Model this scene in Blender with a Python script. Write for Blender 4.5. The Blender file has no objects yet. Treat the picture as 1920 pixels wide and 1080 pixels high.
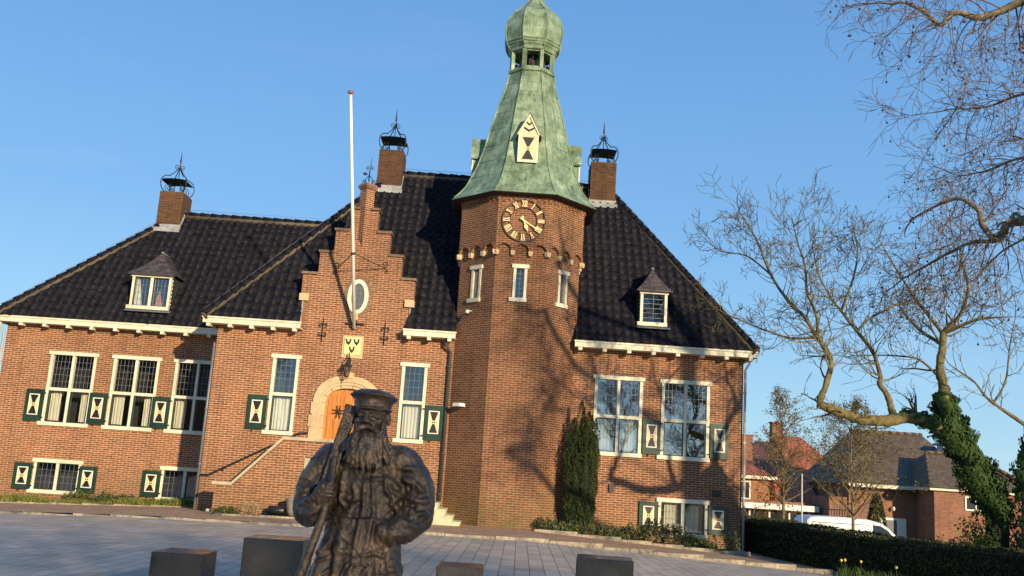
import bpy, math, random
from mathutils import Vector, Matrix
random.seed(7)
R = math.radians
SC = bpy.context.scene
# ---------------------------------------------------------------- camera
PITCH, ROLL, YAW = 0.19509, 0.063354, 0.014739
fw = Vector((math.sin(YAW)*math.cos(PITCH), math.cos(YAW)*math.cos(PITCH), math.sin(PITCH)))
r0 = Vector((math.cos(YAW), -math.sin(YAW), 0)); u0 = r0.cross(fw)
ri = math.cos(ROLL)*r0 + math.sin(ROLL)*u0
up = -math.sin(ROLL)*r0 + math.cos(ROLL)*u0
cam = bpy.data.objects.new('camera', bpy.data.cameras.new('camera'))
SC.collection.objects.link(cam)
m = Matrix((ri, up, -fw)).transposed().to_4x4(); m.translation = Vector((0, 0, 1.45))
cam.matrix_world = m
cam.data.sensor_width = 36; cam.data.lens = 33.75; cam.data.clip_end = 3000
SC.camera = cam
# ---------------------------------------------------------------- world, sun
TA, TE = 0.54, 0.27           # horizontal drift and drop of a shadow per metre of depth
sun_dir = Vector((TA, -1, TE)).normalized()      # towards the sun
ELEV = math.asin(sun_dir.z); AZ = math.atan2(sun_dir.x, sun_dir.y)
w = bpy.data.worlds.new("World"); SC.world = w; w.use_nodes = True
nt = w.node_tree; bg = nt.nodes['Background']
sky = nt.nodes.new('ShaderNodeTexSky'); sky.sky_type = 'NISHITA'; sky.sun_disc = False
sky.sun_elevation = ELEV; sky.sun_rotation = AZ; sky.air_density = 1.0; sky.dust_density = 0.1; sky.ozone_density = 1.6
hs=nt.nodes.new('ShaderNodeHueSaturation'); hs.inputs['Saturation'].default_value=1.12; nt.links.new(sky.outputs[0],hs.inputs['Color'])
mu=nt.nodes.new('ShaderNodeMix'); mu.data_type='RGBA'; mu.blend_type='MULTIPLY'; mu.inputs[0].default_value=1; mu.inputs[7].default_value=(.90,.97,1.16,1); nt.links.new(hs.outputs[0],mu.inputs[6])
# a deeper, more even blue than the bare model gives towards the horizon
tc=nt.nodes.new('ShaderNodeTexCoord'); sx=nt.nodes.new('ShaderNodeSeparateXYZ'); nt.links.new(tc.outputs['Generated'],sx.inputs[0])
rp=nt.nodes.new('ShaderNodeValToRGB'); e_=rp.color_ramp.elements; e_[0].position=0.0; e_[0].color=(2.95,4.9,6.1,1); e_[1].position=.62; e_[1].color=(.72,2.12,4.9,1)
x_=e_.new(.25); x_.color=(1.5,3.35,5.8,1)
nt.links.new(sx.outputs[2],rp.inputs[0])
m2=nt.nodes.new('ShaderNodeMix'); m2.data_type='RGBA'; m2.inputs[0].default_value=.80; nt.links.new(mu.outputs[2],m2.inputs[6]); nt.links.new(rp.outputs[0],m2.inputs[7])
# faint wisps of high cloud low in the sky
mp_=nt.nodes.new('ShaderNodeMapping'); mp_.inputs['Scale'].default_value=(2.2,2.2,9); nt.links.new(tc.outputs['Generated'],mp_.inputs[0])
nz_=nt.nodes.new('ShaderNodeTexNoise'); nz_.inputs['Scale'].default_value=1.6; nz_.inputs['Detail'].default_value=7; nz_.inputs['Roughness'].default_value=.62; nt.links.new(mp_.outputs[0],nz_.inputs['Vector'])
cr_=nt.nodes.new('ShaderNodeValToRGB'); cr_.color_ramp.elements[0].position=.56; cr_.color_ramp.elements[0].color=(0,0,0,1); cr_.color_ramp.elements[1].position=.78; cr_.color_ramp.elements[1].color=(.30,.30,.30,1); nt.links.new(nz_.outputs['Fac'],cr_.inputs[0])
lo_=nt.nodes.new('ShaderNodeMapRange'); lo_.inputs[1].default_value=.05; lo_.inputs[2].default_value=.30; lo_.inputs[3].default_value=1; lo_.inputs[4].default_value=.12; nt.links.new(sx.outputs[2],lo_.inputs[0])
ml_=nt.nodes.new('ShaderNodeMath'); ml_.operation='MULTIPLY'; nt.links.new(cr_.outputs[0],ml_.inputs[0]); nt.links.new(lo_.outputs[0],ml_.inputs[1])
m3=nt.nodes.new('ShaderNodeMix'); m3.data_type='RGBA'; nt.links.new(ml_.outputs[0],m3.inputs[0]); nt.links.new(m2.outputs[2],m3.inputs[6]); m3.inputs[7].default_value=(5.2,5.8,6.4,1)
nt.links.new(m3.outputs[2], bg.inputs[0]); bg.inputs[1].default_value = 0.11
sl = bpy.data.lights.new('sun', 'SUN'); sl.energy = 4.6; sl.angle = R(0.8); sl.color = (1.0, 0.80, 0.53)
so = bpy.data.objects.new('sun', sl); SC.collection.objects.link(so)
so.rotation_euler = (-sun_dir).to_track_quat('-Z', 'Y').to_euler(); so.location = (20, -40, 30)
SC.view_settings.view_transform = 'Standard'; SC.view_settings.look = 'None'
SC.view_settings.exposure = 0.45; SC.view_settings.gamma = 1
SC.cycles.max_bounces = 6; SC.cycles.transparent_max_bounces = 12

# ---------------------------------------------------------------- mesh helpers
COL = SC.collection
WP = {}                                  # world origin of every object built
class MB:
    def __init__(s, T=None): s.vs=[]; s.fs=[]; s.T=T; s.uvo=0.0
    def v(s, p):
        p = Vector(p)
        if s.T is not None: p = s.T @ p
        s.vs.append(p); return len(s.vs)-1
    def face(s, pts, mat=0, sm=False):
        s.fs.append(([s.v(p) for p in pts], mat, sm))
    def box(s, x0,x1,y0,y1,z0,z1, mat=0):
        P=[s.v(p) for p in ((x0,y0,z0),(x1,y0,z0),(x1,y1,z0),(x0,y1,z0),(x0,y0,z1),(x1,y0,z1),(x1,y1,z1),(x0,y1,z1))]
        for q in ((0,3,2,1),(4,5,6,7),(0,1,5,4),(1,2,6,5),(2,3,7,6),(3,0,4,7)):
            s.fs.append(([P[i] for i in q], mat, False))
    def prism(s, poly, y0, y1, mat=0, caps=True):          # poly of (x,z), extruded along y
        n=len(poly); A=[s.v((x,y0,z)) for x,z in poly]; B=[s.v((x,y1,z)) for x,z in poly]
        if caps: s.fs.append((A,mat,False)); s.fs.append((B[::-1],mat,False))
        for i in range(n):
            j=(i+1)%n; s.fs.append(([A[j],A[i],B[i],B[j]],mat,False))
    def tube(s, pts, rad, n=6, mat=0, cap=True, sm=True):
        pts=[Vector(p) for p in pts]
        if not hasattr(rad,'__len__'): rad=[rad]*len(pts)
        prev=None; rings=[]
        for i,p in enumerate(pts):
            d=(pts[min(i+1,len(pts)-1)]-pts[max(i-1,0)])
            if d.length<1e-9: d=Vector((0,0,1))
            d.normalize()
            if prev is None:
                a=d.orthogonal().normalized()
            else:
                a=prev-d*prev.dot(d)
                a=a.normalized() if a.length>1e-6 else d.orthogonal().normalized()
            prev=a; b=d.cross(a)
            rings.append([s.v(p+(a*math.cos(2*math.pi*k/n)+b*math.sin(2*math.pi*k/n))*rad[i]) for k in range(n)])
        for i in range(len(rings)-1):
            for k in range(n):
                s.fs.append(([rings[i][k],rings[i][(k+1)%n],rings[i+1][(k+1)%n],rings[i+1][k]],mat,sm))
        if cap:
            s.fs.append((rings[0][::-1],mat,False)); s.fs.append((rings[-1],mat,False))
    def lathe(s, prof, c=(0,0,0), n=16, mat=0, sm=True, rot=0.0):
        rings=[[s.v((c[0]+r*math.cos(2*math.pi*(k+rot)/n), c[1]+r*math.sin(2*math.pi*(k+rot)/n), c[2]+z)) for k in range(n)] for r,z in prof]
        for i in range(len(rings)-1):
            for k in range(n):
                s.fs.append(([rings[i][k],rings[i][(k+1)%n],rings[i+1][(k+1)%n],rings[i+1][k]],mat,sm))
        s.fs.append((rings[0][::-1],mat,False)); s.fs.append((rings[-1],mat,False))
    def ellip(s, c, r, n=10, mat=0, rot=None):
        c=Vector(c); Rm=rot if rot is not None else Matrix.Identity(3)
        rings=[]; mm=max(4,n//2)
        top=s.v(c+Rm@Vector((0,0,r[2]))); bot=s.v(c+Rm@Vector((0,0,-r[2])))
        for i in range(1,mm):
            t=math.pi*i/mm
            rings.append([s.v(c+Rm@Vector((r[0]*math.sin(t)*math.cos(2*math.pi*k/n), r[1]*math.sin(t)*math.sin(2*math.pi*k/n), r[2]*math.cos(t)))) for k in range(n)])
        for k in range(n):
            s.fs.append(([top,rings[0][k],rings[0][(k+1)%n]],mat,True))
            s.fs.append(([bot,rings[-1][(k+1)%n],rings[-1][k]],mat,True))
        for i in range(len(rings)-1):
            for k in range(n):
                s.fs.append(([rings[i][k],rings[i+1][k],rings[i+1][(k+1)%n],rings[i][(k+1)%n]],mat,True))
    def cap2(s, p, r, q, t, n=10, mat=0):                  # tapered capsule
        p=Vector(p); q=Vector(q); d=(q-p); L=d.length
        if L<1e-6: return s.ellip(p,(r,r,r),n,mat)
        d/=L; pts=[]; rd=[]
        for k in range(4):
            a=math.pi/2*(1-k/3.0); pts.append(p-d*r*math.sin(a)); rd.append(max(1e-3,r*math.cos(a)))
        for k in range(1,4):
            pts.append(p+d*L*k/4); rd.append(r+(t-r)*k/4)
        for k in range(4):
            a=math.pi/2*k/3.0; pts.append(q+d*t*math.sin(a)); rd.append(max(1e-3,t*math.cos(a)))
        s.tube(pts,rd,n,mat)
    def build(s, name, mats, parent=None, origin=None, smooth_all=None):
        me=bpy.data.meshes.new(name)
        pw = WP[parent.name] if parent is not None else Vector((0,0,0))
        o3 = Vector(origin) if origin is not None else pw
        me.from_pydata([tuple(v-o3) for v in s.vs], [], [f[0] for f in s.fs])
        if not isinstance(mats,(list,tuple)): mats=[mats]
        for mt in mats: me.materials.append(mt)
        me.polygons.foreach_set('material_index',[f[1] for f in s.fs])
        me.polygons.foreach_set('use_smooth',[f[2] for f in s.fs])
        uv=me.uv_layers.new(name='UVMap'); data=[0.0]*(2*len(me.loops))
        for p in me.polygons:
            nx,ny,nz=p.normal
            if abs(nz)>0.93: T=(1,0,0); B=(0,1,0)
            else:
                l=math.hypot(nx,ny); T=(-ny/l,nx/l,0)
                B=(ny*T[2]-nz*T[1], nz*T[0]-nx*T[2], nx*T[1]-ny*T[0])
            for li in p.loop_indices:
                q=me.vertices[me.loops[li].vertex_index].co+o3
                data[2*li]=q.x*T[0]+q.y*T[1]+s.uvo; data[2*li+1]=q.x*B[0]+q.y*B[1]+q.z*B[2]
        uv.data.foreach_set('uv',data)
        me.update()
        ob=bpy.data.objects.new(name,me); COL.objects.link(ob)
        ob.location=o3-pw
        if parent is not None: ob.parent=parent
        WP[ob.name]=o3
        return ob
def smoothpath(P,k=4):
    out=[]
    for i in range(len(P)-1):
        p0=P[max(i-1,0)];p1=P[i];p2=P[i+1];p3=P[min(i+2,len(P)-1)]
        for j in range(k):
            t=j/k; out.append(.5*((2*p1)+(p2-p0)*t+(2*p0-5*p1+4*p2-p3)*t*t+(3*p1-p0-3*p2+p3)*t**3))
    out.append(P[-1]); return out
def parts(M,name,mats,parent):
    # every connected piece of M becomes an object of its own
    n=len(M.vs); par=list(range(n))
    def find(a):
        while par[a]!=a: par[a]=par[par[a]]; a=par[a]
        return a
    key={}
    for i,v in enumerate(M.vs):
        k=(round(v[0],4),round(v[1],4),round(v[2],4))
        if k in key: par[find(i)]=find(key[k])
        else: key[k]=i
    for f in M.fs:
        a=find(f[0][0])
        for b in f[0][1:]: par[find(b)]=a
    gr={}
    for f in M.fs: gr.setdefault(find(f[0][0]),[]).append(f)
    out=[]
    for fs in gr.values():
        Q=MB(); mp={}
        for idx,mt,sm in fs:
            for i in idx:
                if i not in mp: mp[i]=len(Q.vs); Q.vs.append(M.vs[i])
            Q.fs.append(([mp[i] for i in idx],mt,sm))
        out.append(Q.build(name,mats,parent))
    return out
def empty(name, loc, label, cat, group=None):
    o=bpy.data.objects.new(name,None); COL.objects.link(o); o.location=loc; WP[o.name]=Vector(loc)
    o.empty_display_size=0.2
    return tag(o,label,cat,group)
def tag(o,label,cat,group=None,kind=None):
    o['label']=label; o['category']=cat
    if group: o['group']=group
    if kind: o['kind']=kind
    return o
def struct(o): o['kind']='structure'; return o
def frame(o, t, n):       # local x along t, local y INTO the wall (-n), z up
    t=Vector(t).normalized(); n=Vector(n).normalized()
    m=Matrix((t,-n,Vector((0,0,1)))).transposed().to_4x4(); m.translation=Vector(o); return m

# ---------------------------------------------------------------- materials
def mat(name, col=(0.5,0.5,0.5), rough=0.6, metal=0.0, spec=0.5):
    m=bpy.data.materials.new(name); m.use_nodes=True; b=m.node_tree.nodes['Principled BSDF']
    b.inputs['Base Color'].default_value=(*col,1); b.inputs['Roughness'].default_value=rough
    b.inputs['Metallic'].default_value=metal; b.inputs['Specular IOR Level'].default_value=spec
    return m
class N:                                              # tiny node helper
    def __init__(s,m): s.nt=m.node_tree; s.b=s.nt.nodes['Principled BSDF']
    def n(s,t,**k):
        x=s.nt.nodes.new('ShaderNode'+t)
        for a,v in k.items(): setattr(x,a,v)
        return x
    def l(s,a,b): s.nt.links.new(a,b)
    def pos(s):
        return s.n('NewGeometry').outputs['Position']
    def uv(s):
        return s.n('TexCoord').outputs['UV']
    def noise(s,vec,scale,detail=4,rough=.55,stretch=None):
        if stretch:
            mp=s.n('Mapping'); mp.inputs['Scale'].default_value=stretch; s.l(vec,mp.inputs[0]); vec=mp.outputs[0]
        t=s.n('TexNoise'); t.inputs['Scale'].default_value=scale; t.inputs['Detail'].default_value=detail; t.inputs['Roughness'].default_value=rough
        s.l(vec,t.inputs['Vector']); return t.outputs['Fac']
    def ramp(s,fac,stops):
        r=s.n('ValToRGB'); el=r.color_ramp.elements
        while len(el)<len(stops): el.new(0.5)
        for e,(p,c) in zip(el,stops):
            e.position=p; e.color=(*c,1) if len(c)==3 else c
        s.l(fac,r.inputs[0]); return r.outputs[0]
    def mix(s,fac,a,b,mode='MIX'):
        x=s.n('Mix',data_type='RGBA',blend_type=mode)
        for sock,v in ((x.inputs[0],fac),(x.inputs[6],a),(x.inputs[7],b)):
            if isinstance(v,(int,float)): sock.default_value=v
            elif isinstance(v,tuple): sock.default_value=(*v,1)
            else: s.l(v,sock)
        return x.outputs[2]
    def bump(s,h,st=.3,dist=.01):
        b=s.n('Bump'); b.inputs['Strength'].default_value=st; b.inputs['Distance'].default_value=dist
        s.l(h,b.inputs['Height']); s.l(b.outputs[0],s.b.inputs['Normal'])
    def col(s,c): s.l(c,s.b.inputs['Base Color'])
def g(v): return (v,v,v)
def brick_mat(name, c1, c2, mortar, dirt=.35, w=.22, h=.0625, ms=.0075, squash=1, moss=None, bumpd=.006):
    m=mat(name,c1,.85,spec=.25); k=N(m); uv=k.uv(); pos=k.pos()
    # jitter the coordinates a little so courses are not ruler straight
    nz=k.n('TexNoise'); nz.inputs['Scale'].default_value=1.7; nz.inputs['Detail'].default_value=2; k.l(pos,nz.inputs['Vector'])
    vm=k.n('VectorMath',operation='SCALE'); vm.inputs[3].default_value=.008; k.l(nz.outputs['Color'],vm.inputs[0])
    va=k.n('VectorMath',operation='ADD'); k.l(uv,va.inputs[0]); k.l(vm.outputs[0],va.inputs[1])
    def bt(a,b,mo):
        t=k.n('TexBrick'); t.inputs['Scale'].default_value=1; t.inputs['Mortar Size'].default_value=ms
        t.inputs['Mortar Smooth'].default_value=.15; t.inputs['Brick Width'].default_value=w; t.inputs['Row Height'].default_value=h
        t.squash=squash; t.squash_frequency=2; t.offset=.5; t.offset_frequency=2 if squash==1 else 4
        for s_,c in (('Color1',a),('Color2',b),('Mortar',mo)):
            t.inputs[s_].default_value=(*c,1)
        k.l(va.outputs[0],t.inputs['Vector']); return t
    t=bt(c1,c2,mortar); t.inputs['Bias'].default_value=-.1
    n1=k.noise(pos,.55,5,.6); n2=k.noise(pos,14,3)
    n3=k.noise(uv,5,2,.5,(1.0,3.4,1))
    c=k.mix(.75,t.outputs['Color'],k.ramp(n3,[(.3,g(.72)),(.5,g(1)),(.72,(1.22,1.12,1.05))]),'MULTIPLY')
    c=k.mix(dirt,c,k.ramp(n1,[(.3,(.50,.48,.47)),(.48,g(.92)),(.7,(1.25,1.2,1.1))]),'MULTIPLY')
    c=k.mix(.45,c,k.ramp(n2,[(.3,g(.75)),(.7,g(1.2))]),'MULTIPLY')
    nb=k.noise(pos,.22,3,.6); c=k.mix(.8,c,k.ramp(nb,[(.35,(.74,.72,.72)),(.5,g(1)),(.68,(1.16,1.12,1.05))]),'MULTIPLY')
    ns=k.noise(pos,.9,5,.7,(4,4,.35)); c=k.mix(.55,c,k.ramp(ns,[(.32,(.55,.52,.48)),(.5,g(1))]),'MULTIPLY')
    # pale efflorescence patches
    n4=k.noise(pos,1.1,6,.7)
    c=k.mix(k.ramp(n4,[(.62,g(0)),(.8,g(.28))]),c,(.42,.34,.27))
    if moss:
        z=k.n('SeparateXYZ'); k.l(pos,z.inputs[0])
        mr=k.n('MapRange'); mr.inputs[1].default_value=moss[0]; mr.inputs[2].default_value=moss[1]; mr.inputs[3].default_value=moss[3]; mr.inputs[4].default_value=0
        k.l(z.outputs[2],mr.inputs[0])
        n5=k.noise(pos,2.5,6,.7)
        mu=k.n('Math',operation='MULTIPLY'); k.l(mr.outputs[0],mu.inputs[0]); k.l(k.ramp(n5,[(.3,g(0)),(.65,g(1))]),mu.inputs[1])
        c=k.mix(mu.outputs[0],c,moss[2])
    k.col(c)
    hgt=k.mix(.25,k.mix(1.0,t.outputs['Fac'],g(1)),k.noise(pos,60,2)) if False else None
    inv=k.n('Math',operation='SUBTRACT'); inv.inputs[0].default_value=1; k.l(t.outputs['Fac'],inv.inputs[1])
    ad=k.n('Math',operation='MULTIPLY_ADD'); k.l(n2,ad.inputs[0]); ad.inputs[1].default_value=.5; k.l(inv.outputs[0],ad.inputs[2])
    k.bump(ad.outputs[0],.6,bumpd)
    return m
BR=brick_mat('brick',(.275,.096,.041),(.165,.057,.028),(.52,.40,.25),moss=(-.2,1.3,(.12,.11,.045),.55))
BT=brick_mat('tower brick',(.225,.080,.034),(.135,.047,.022),(.38,.285,.175),moss=(.0,1.5,(.12,.115,.04),.75),dirt=.5)
BC=brick_mat('chimney brick',(.115,.052,.026),(.062,.030,.016),(.15,.10,.055),dirt=.7)
BCOPE=brick_mat('coping brick',(.22,.12,.075),(.16,.09,.06),(.30,.24,.18),w=.065,h=.11,squash=1,dirt=.6)
BFAR=brick_mat('far brick',(.29,.12,.068),(.20,.08,.048),(.34,.24,.16),dirt=.3)
BFAR2=brick_mat('orange far brick',(.42,.17,.08),(.32,.12,.06),(.4,.3,.2),dirt=.3)
def painted(name,col,rough=.45,var=.12,sc=6):
    m=mat(name,col,rough); k=N(m); p=k.pos(); n=k.noise(p,sc,5,.65); n2=k.noise(p,1.3,3,.6)
    c=k.mix(1,col,k.ramp(n,[(.3,g(1-var)),(.6,g(1)),(.8,g(1+var*.4))]),'MULTIPLY')
    c=k.mix(1,c,k.ramp(n2,[(.3,g(1-var)),(.6,g(1))]),'MULTIPLY')
    k.col(c); k.bump(k.noise(p,45,3),.12,.004); return m
CREAM=painted('cream paint',(.78,.71,.52),.5,.22,9); WHITE=painted('white paint',(.80,.77,.68))
GREEN=painted('dark green paint',(.016,.052,.030),.35,.45,11); SHUTCREAM=painted('shutter cream',(.80,.62,.34),.45)
BLACK=painted('black paint',(.012,.011,.012),.4); IRON=painted('wrought iron',(.018,.017,.017),.5,.4)
def stone(name,c,var=.25,sc=9,rough=.85,bd=.01):
    m=mat(name,c,rough,spec=.3); k=N(m); p=k.pos()
    c1=k.mix(1,c,k.ramp(k.noise(p,sc,7,.7),[(.25,g(1-var)),(.5,g(1)),(.78,g(1+var*.5))]),'MULTIPLY')
    c1=k.mix(1,c1,k.ramp(k.noise(p,1.7,4,.6),[(.3,(1-var,1-var*.95,1-var*.85)),(.6,g(1))]),'MULTIPLY')
    k.col(c1); k.bump(k.noise(p,sc*5,5,.7),.5,bd); return m
SAND=stone('sandstone',(.62,.44,.25)); STEPS=stone('pale mossy stone',(.62,.60,.38),.3,4); KERB=stone('kerb stone',(.40,.335,.235),.75,14)
LEAD=stone('lead flashing',(.36,.36,.35),.5,9,.6); MORTAR=stone('hip mortar',(.135,.11,.07),.5,11); COPE=stone('coping stone',(.50,.42,.27),.35,5)
def copper():
    m=mat('green copper',(.2,.33,.23),.55,0,.35); k=N(m); p=k.pos()
    n=k.noise(p,2.2,8,.68); n2=k.noise(p,1.0,7,.75,(11,11,.6)); n3=k.noise(p,11,5,.7)
    c=k.ramp(n,[(.28,(.070,.105,.062)),(.42,(.15,.215,.125)),(.57,(.255,.345,.215)),(.72,(.44,.53,.37))])
    c=k.mix(.8,c,k.ramp(n2,[(.34,(.30,.25,.19)),(.47,g(.88)),(.6,g(1.05)),(.75,g(1.25))]),'MULTIPLY')
    c=k.mix(.5,c,k.ramp(n3,[(.3,g(.7)),(.7,g(1.2))]),'MULTIPLY')
    k.col(c); k.bump(n,.35,.02); return m
COPPER=copper()
def tilemat():
    m=mat('glazed black roof tile',(.012,.013,.02),.5,0,.04); k=N(m); p=k.pos()
    c=k.ramp(k.noise(p,5,4,.6),[(.3,(.007,.007,.010)),(.55,(.014,.014,.019)),(.8,(.028,.027,.030))])
    n=k.noise(p,.9,6,.7)
    c=k.mix(k.ramp(n,[(.54,g(0)),(.75,g(.4))]),c,(.036,.034,.032)); n9=k.noise(p,16,5,.75); c=k.mix(k.ramp(n9,[(.66,g(0)),(.76,g(.5))]),c,(.11,.10,.07)); k.col(c)
    k.l(k.ramp(k.noise(p,7,4),[(.3,g(.34)),(.7,g(.6))]),k.b.inputs['Roughness']); return m
TEDGE=mat('pale tile nose',(.20,.165,.12),.7)
TILE=tilemat()
def slate(name='slate',a=(.035,.03,.03),b=(.11,.075,.06),w=.16,h=.11):
    m=mat(name,a,.6); k=N(m); t=k.n('TexBrick'); t.inputs['Scale'].default_value=1; t.inputs['Brick Width'].default_value=w; t.inputs['Row Height'].default_value=h
    t.inputs['Mortar Size'].default_value=.006; t.inputs['Color1'].default_value=(*a,1); t.inputs['Color2'].default_value=(*b,1); t.inputs['Mortar'].default_value=(.008,.008,.008,1)
    k.l(k.uv(),t.inputs['Vector']); k.col(k.mix(.6,t.outputs['Color'],k.ramp(k.noise(k.pos(),9,4),[(.3,g(.6)),(.7,g(1.3))]),'MULTIPLY')); 
    i=k.n('Math',operation='SUBTRACT'); i.inputs[0].default_value=1; k.l(t.outputs['Fac'],i.inputs[1]); k.bump(i.outputs[0],.7,.01); return m
SLATE=slate()
def wood():
    m=mat('varnished orange wood',(.55,.2,.04),.35); k=N(m); p=k.pos()
    n=k.noise(p,3.0,7,.7,(9,9,.7)); n2=k.noise(p,9,3,.6,(6,6,.4))
    c=k.ramp(n,[(.3,(.30,.085,.012)),(.5,(.60,.21,.035)),(.7,(.78,.32,.07))])
    c=k.mix(.5,c,k.ramp(n2,[(.4,g(.6)),(.6,g(1.15))]),'MULTIPLY'); k.col(c); k.bump(n,.3,.006); return m
WOOD=wood()
def glass(name, refl=.32, tint=(.86,.9,.88), rough=.02):
    m=bpy.data.materials.new(name); m.use_nodes=True; nt=m.node_tree; nt.nodes.clear()
    o=nt.nodes.new('ShaderNodeOutputMaterial'); mx=nt.nodes.new('ShaderNodeMixShader'); t=nt.nodes.new('ShaderNodeBsdfTransparent'); gl=nt.nodes.new('ShaderNodeBsdfGlossy')
    t.inputs[0].default_value=(*tint,1); gl.inputs['Roughness'].default_value=rough; gl.inputs[0].default_value=(.9,.93,.95,1); mx.inputs[0].default_value=refl
    geo=nt.nodes.new('ShaderNodeNewGeometry'); nz=nt.nodes.new('ShaderNodeTexNoise'); nz.inputs['Scale'].default_value=2.2; nz.inputs['Detail'].default_value=1
    bp=nt.nodes.new('ShaderNodeBump'); bp.inputs['Strength'].default_value=.07; bp.inputs['Distance'].default_value=.02
    nt.links.new(geo.outputs['Position'],nz.inputs['Vector']); nt.links.new(nz.outputs['Fac'],bp.inputs['Height']); nt.links.new(bp.outputs[0],gl.inputs['Normal'])
    nt.links.new(t.outputs[0],mx.inputs[1]); nt.links.new(gl.outputs[0],mx.inputs[2]); nt.links.new(mx.outputs[0],o.inputs[0]); return m
GLASS=glass('window glass',.17); GLASSM=glass('bright window glass',.50); LANTG=glass('lantern glass',.2,(.8,.75,.6),.1)
CAME=mat('lead came',(.20,.205,.21),.4,.3)
ROOM=mat('dark interior',(.03,.028,.026),.9)
def cloth(name,c):
    m=mat(name,c,.9); k=N(m); k.col(k.mix(1,c,k.ramp(k.noise(k.pos(),8,3,.6,(3,3,.3)),[(.3,g(.7)),(.6,g(1))]),'MULTIPLY')); return m
CURT=cloth('curtain cloth',(.84,.76,.60)); CURTG=cloth('grey net curtain',(.42,.40,.38)); ORC=cloth('orange cloth',(.6,.22,.09))
GOLD=mat('gilded metal',(.80,.64,.30),.38,.25); STONEY=mat('ring',(.02,.02,.02),.5)
PIPE=painted('grey pipe',(.16,.17,.18),.4); PIPEW=painted('pale pipe',(.52,.50,.46),.4); DARKPIPE=painted('dark pipe',(.05,.055,.06),.35)
POLE=painted('white pole',(.85,.82,.72),.35,.05)
def bronze():
    m=mat('dark bronze',(.05,.042,.036),.36,.4,.5); k=N(m); p=k.pos()
    n=k.noise(p,9,7,.7); n2=k.noise(p,26,6,.75)
    k.col(k.ramp(n,[(.3,(.028,.021,.016)),(.48,(.066,.047,.032)),(.6,(.13,.09,.055)),(.74,(.28,.185,.10))]))
    k.l(k.ramp(n2,[(.3,g(.15)),(.7,g(.40))]),k.b.inputs['Roughness'])
    ad=k.n('Math',operation='ADD'); k.l(n,ad.inputs[0]); k.l(n2,ad.inputs[1]); k.bump(ad.outputs[0],.55,.014); return m
BRONZE=bronze()
def granite():
    m=mat('dark honed granite',(.05,.047,.042),.28); k=N(m); p=k.pos()
    k.col(k.mix(1,k.ramp(k.noise(p,160,3,.7),[(.35,(.024,.023,.022)),(.65,(.058,.053,.045))]),k.ramp(k.noise(p,2.5,5,.6),[(.3,g(.75)),(.7,g(1.25))]),'MULTIPLY'))
    k.bump(k.noise(p,70,4,.7),.25,.003); k.l(k.ramp(k.noise(p,6,6,.7),[(.3,g(.14)),(.7,g(.45))]),k.b.inputs['Roughness']); return m
GRAN=granite()
def slabs():
    m=mat('concrete paving',(.25,.24,.23),.7); k=N(m); p=k.pos()
    t=k.n('TexBrick'); t.inputs['Scale'].default_value=1; t.inputs['Brick Width'].default_value=.46; t.inputs['Row Height'].default_value=.23; t.inputs['Mortar Size'].default_value=.006; t.inputs['Mortar Smooth'].default_value=.2
    t.offset=.5
    t.inputs['Color1'].default_value=(.41,.33,.245,1); t.inputs['Color2'].default_value=(.55,.45,.34,1); t.inputs['Mortar'].default_value=(.055,.05,.045,1)
    mp=k.n('Mapping'); mp.inputs['Rotation'].default_value=(0,0,R(90+2)); k.l(p,mp.inputs[0]); k.l(mp.outputs[0],t.inputs['Vector'])
    c=k.mix(.7,t.outputs['Color'],k.ramp(k.noise(p,.8,6,.7),[(.3,g(.6)),(.7,g(1.25))]),'MULTIPLY')
    c=k.mix(.6,c,k.ramp(k.noise(p,35,4,.7),[(.3,g(.75)),(.7,g(1.2))]),'MULTIPLY'); k.col(c)
    i=k.n('Math',operation='SUBTRACT'); i.inputs[0].default_value=1; k.l(t.outputs['Fac'],i.inputs[1]); k.bump(i.outputs[0],.5,.006)
    k.l(k.ramp(k.noise(p,1.5,4),[(.3,g(.5)),(.7,g(.75))]),k.b.inputs['Roughness']); return m
PAVE=slabs()
def brickpave():
    m=mat('red clay paving',(.2,.1,.07),.8); k=N(m); p=k.pos(); t=k.n('TexBrick'); t.inputs['Scale'].default_value=1; t.inputs['Brick Width'].default_value=.2; t.inputs['Row Height'].default_value=.075; t.inputs['Mortar Size'].default_value=.006
    t.inputs['Color1'].default_value=(.60,.36,.20,1); t.inputs['Color2'].default_value=(.40,.23,.125,1); t.inputs['Mortar'].default_value=(.06,.05,.035,1)
    mp=k.n('Mapping'); mp.inputs['Rotation'].default_value=(0,0,R(45)); k.l(p,mp.inputs[0]); k.l(mp.outputs[0],t.inputs['Vector'])
    c=k.mix(.7,t.outputs['Color'],k.ramp(k.noise(p,1.2,6,.7),[(.3,g(.65)),(.7,g(1.2))]),'MULTIPLY')
    c=k.mix(k.ramp(k.noise(p,2.2,6,.7),[(.55,g(0)),(.75,g(.5))]),c,(.10,.10,.035)); k.col(c); k.bump(t.outputs['Fac'],-.4,.006); return m
BPAVE=brickpave()
def noisy(name,stops,sc=3,rough=.9,bd=.02):
    m=mat(name,stops[0][1],rough,spec=.2); k=N(m); n=k.noise(k.pos(),sc,7,.7); k.col(k.ramp(n,stops)); k.bump(n,.6,bd); return m
SOIL=noisy('soil',[(.3,(.035,.026,.018)),(.7,(.10,.075,.05))],8)
GRASSG=noisy('grass ground',[(.3,(.03,.045,.014)),(.7,(.08,.09,.03))],2)
ASPH=noisy('asphalt',[(.3,(.04,.04,.042)),(.7,(.065,.064,.062))],20)
BARK=noisy('mossy bark',[(.32,(.05,.038,.022)),(.46,(.14,.11,.05)),(.6,(.21,.17,.06)),(.75,(.33,.29,.17))],10,.9,.03)
TWIG=noisy('twig bark',[(.3,(.10,.085,.05)),(.7,(.22,.17,.10))],9)
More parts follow.
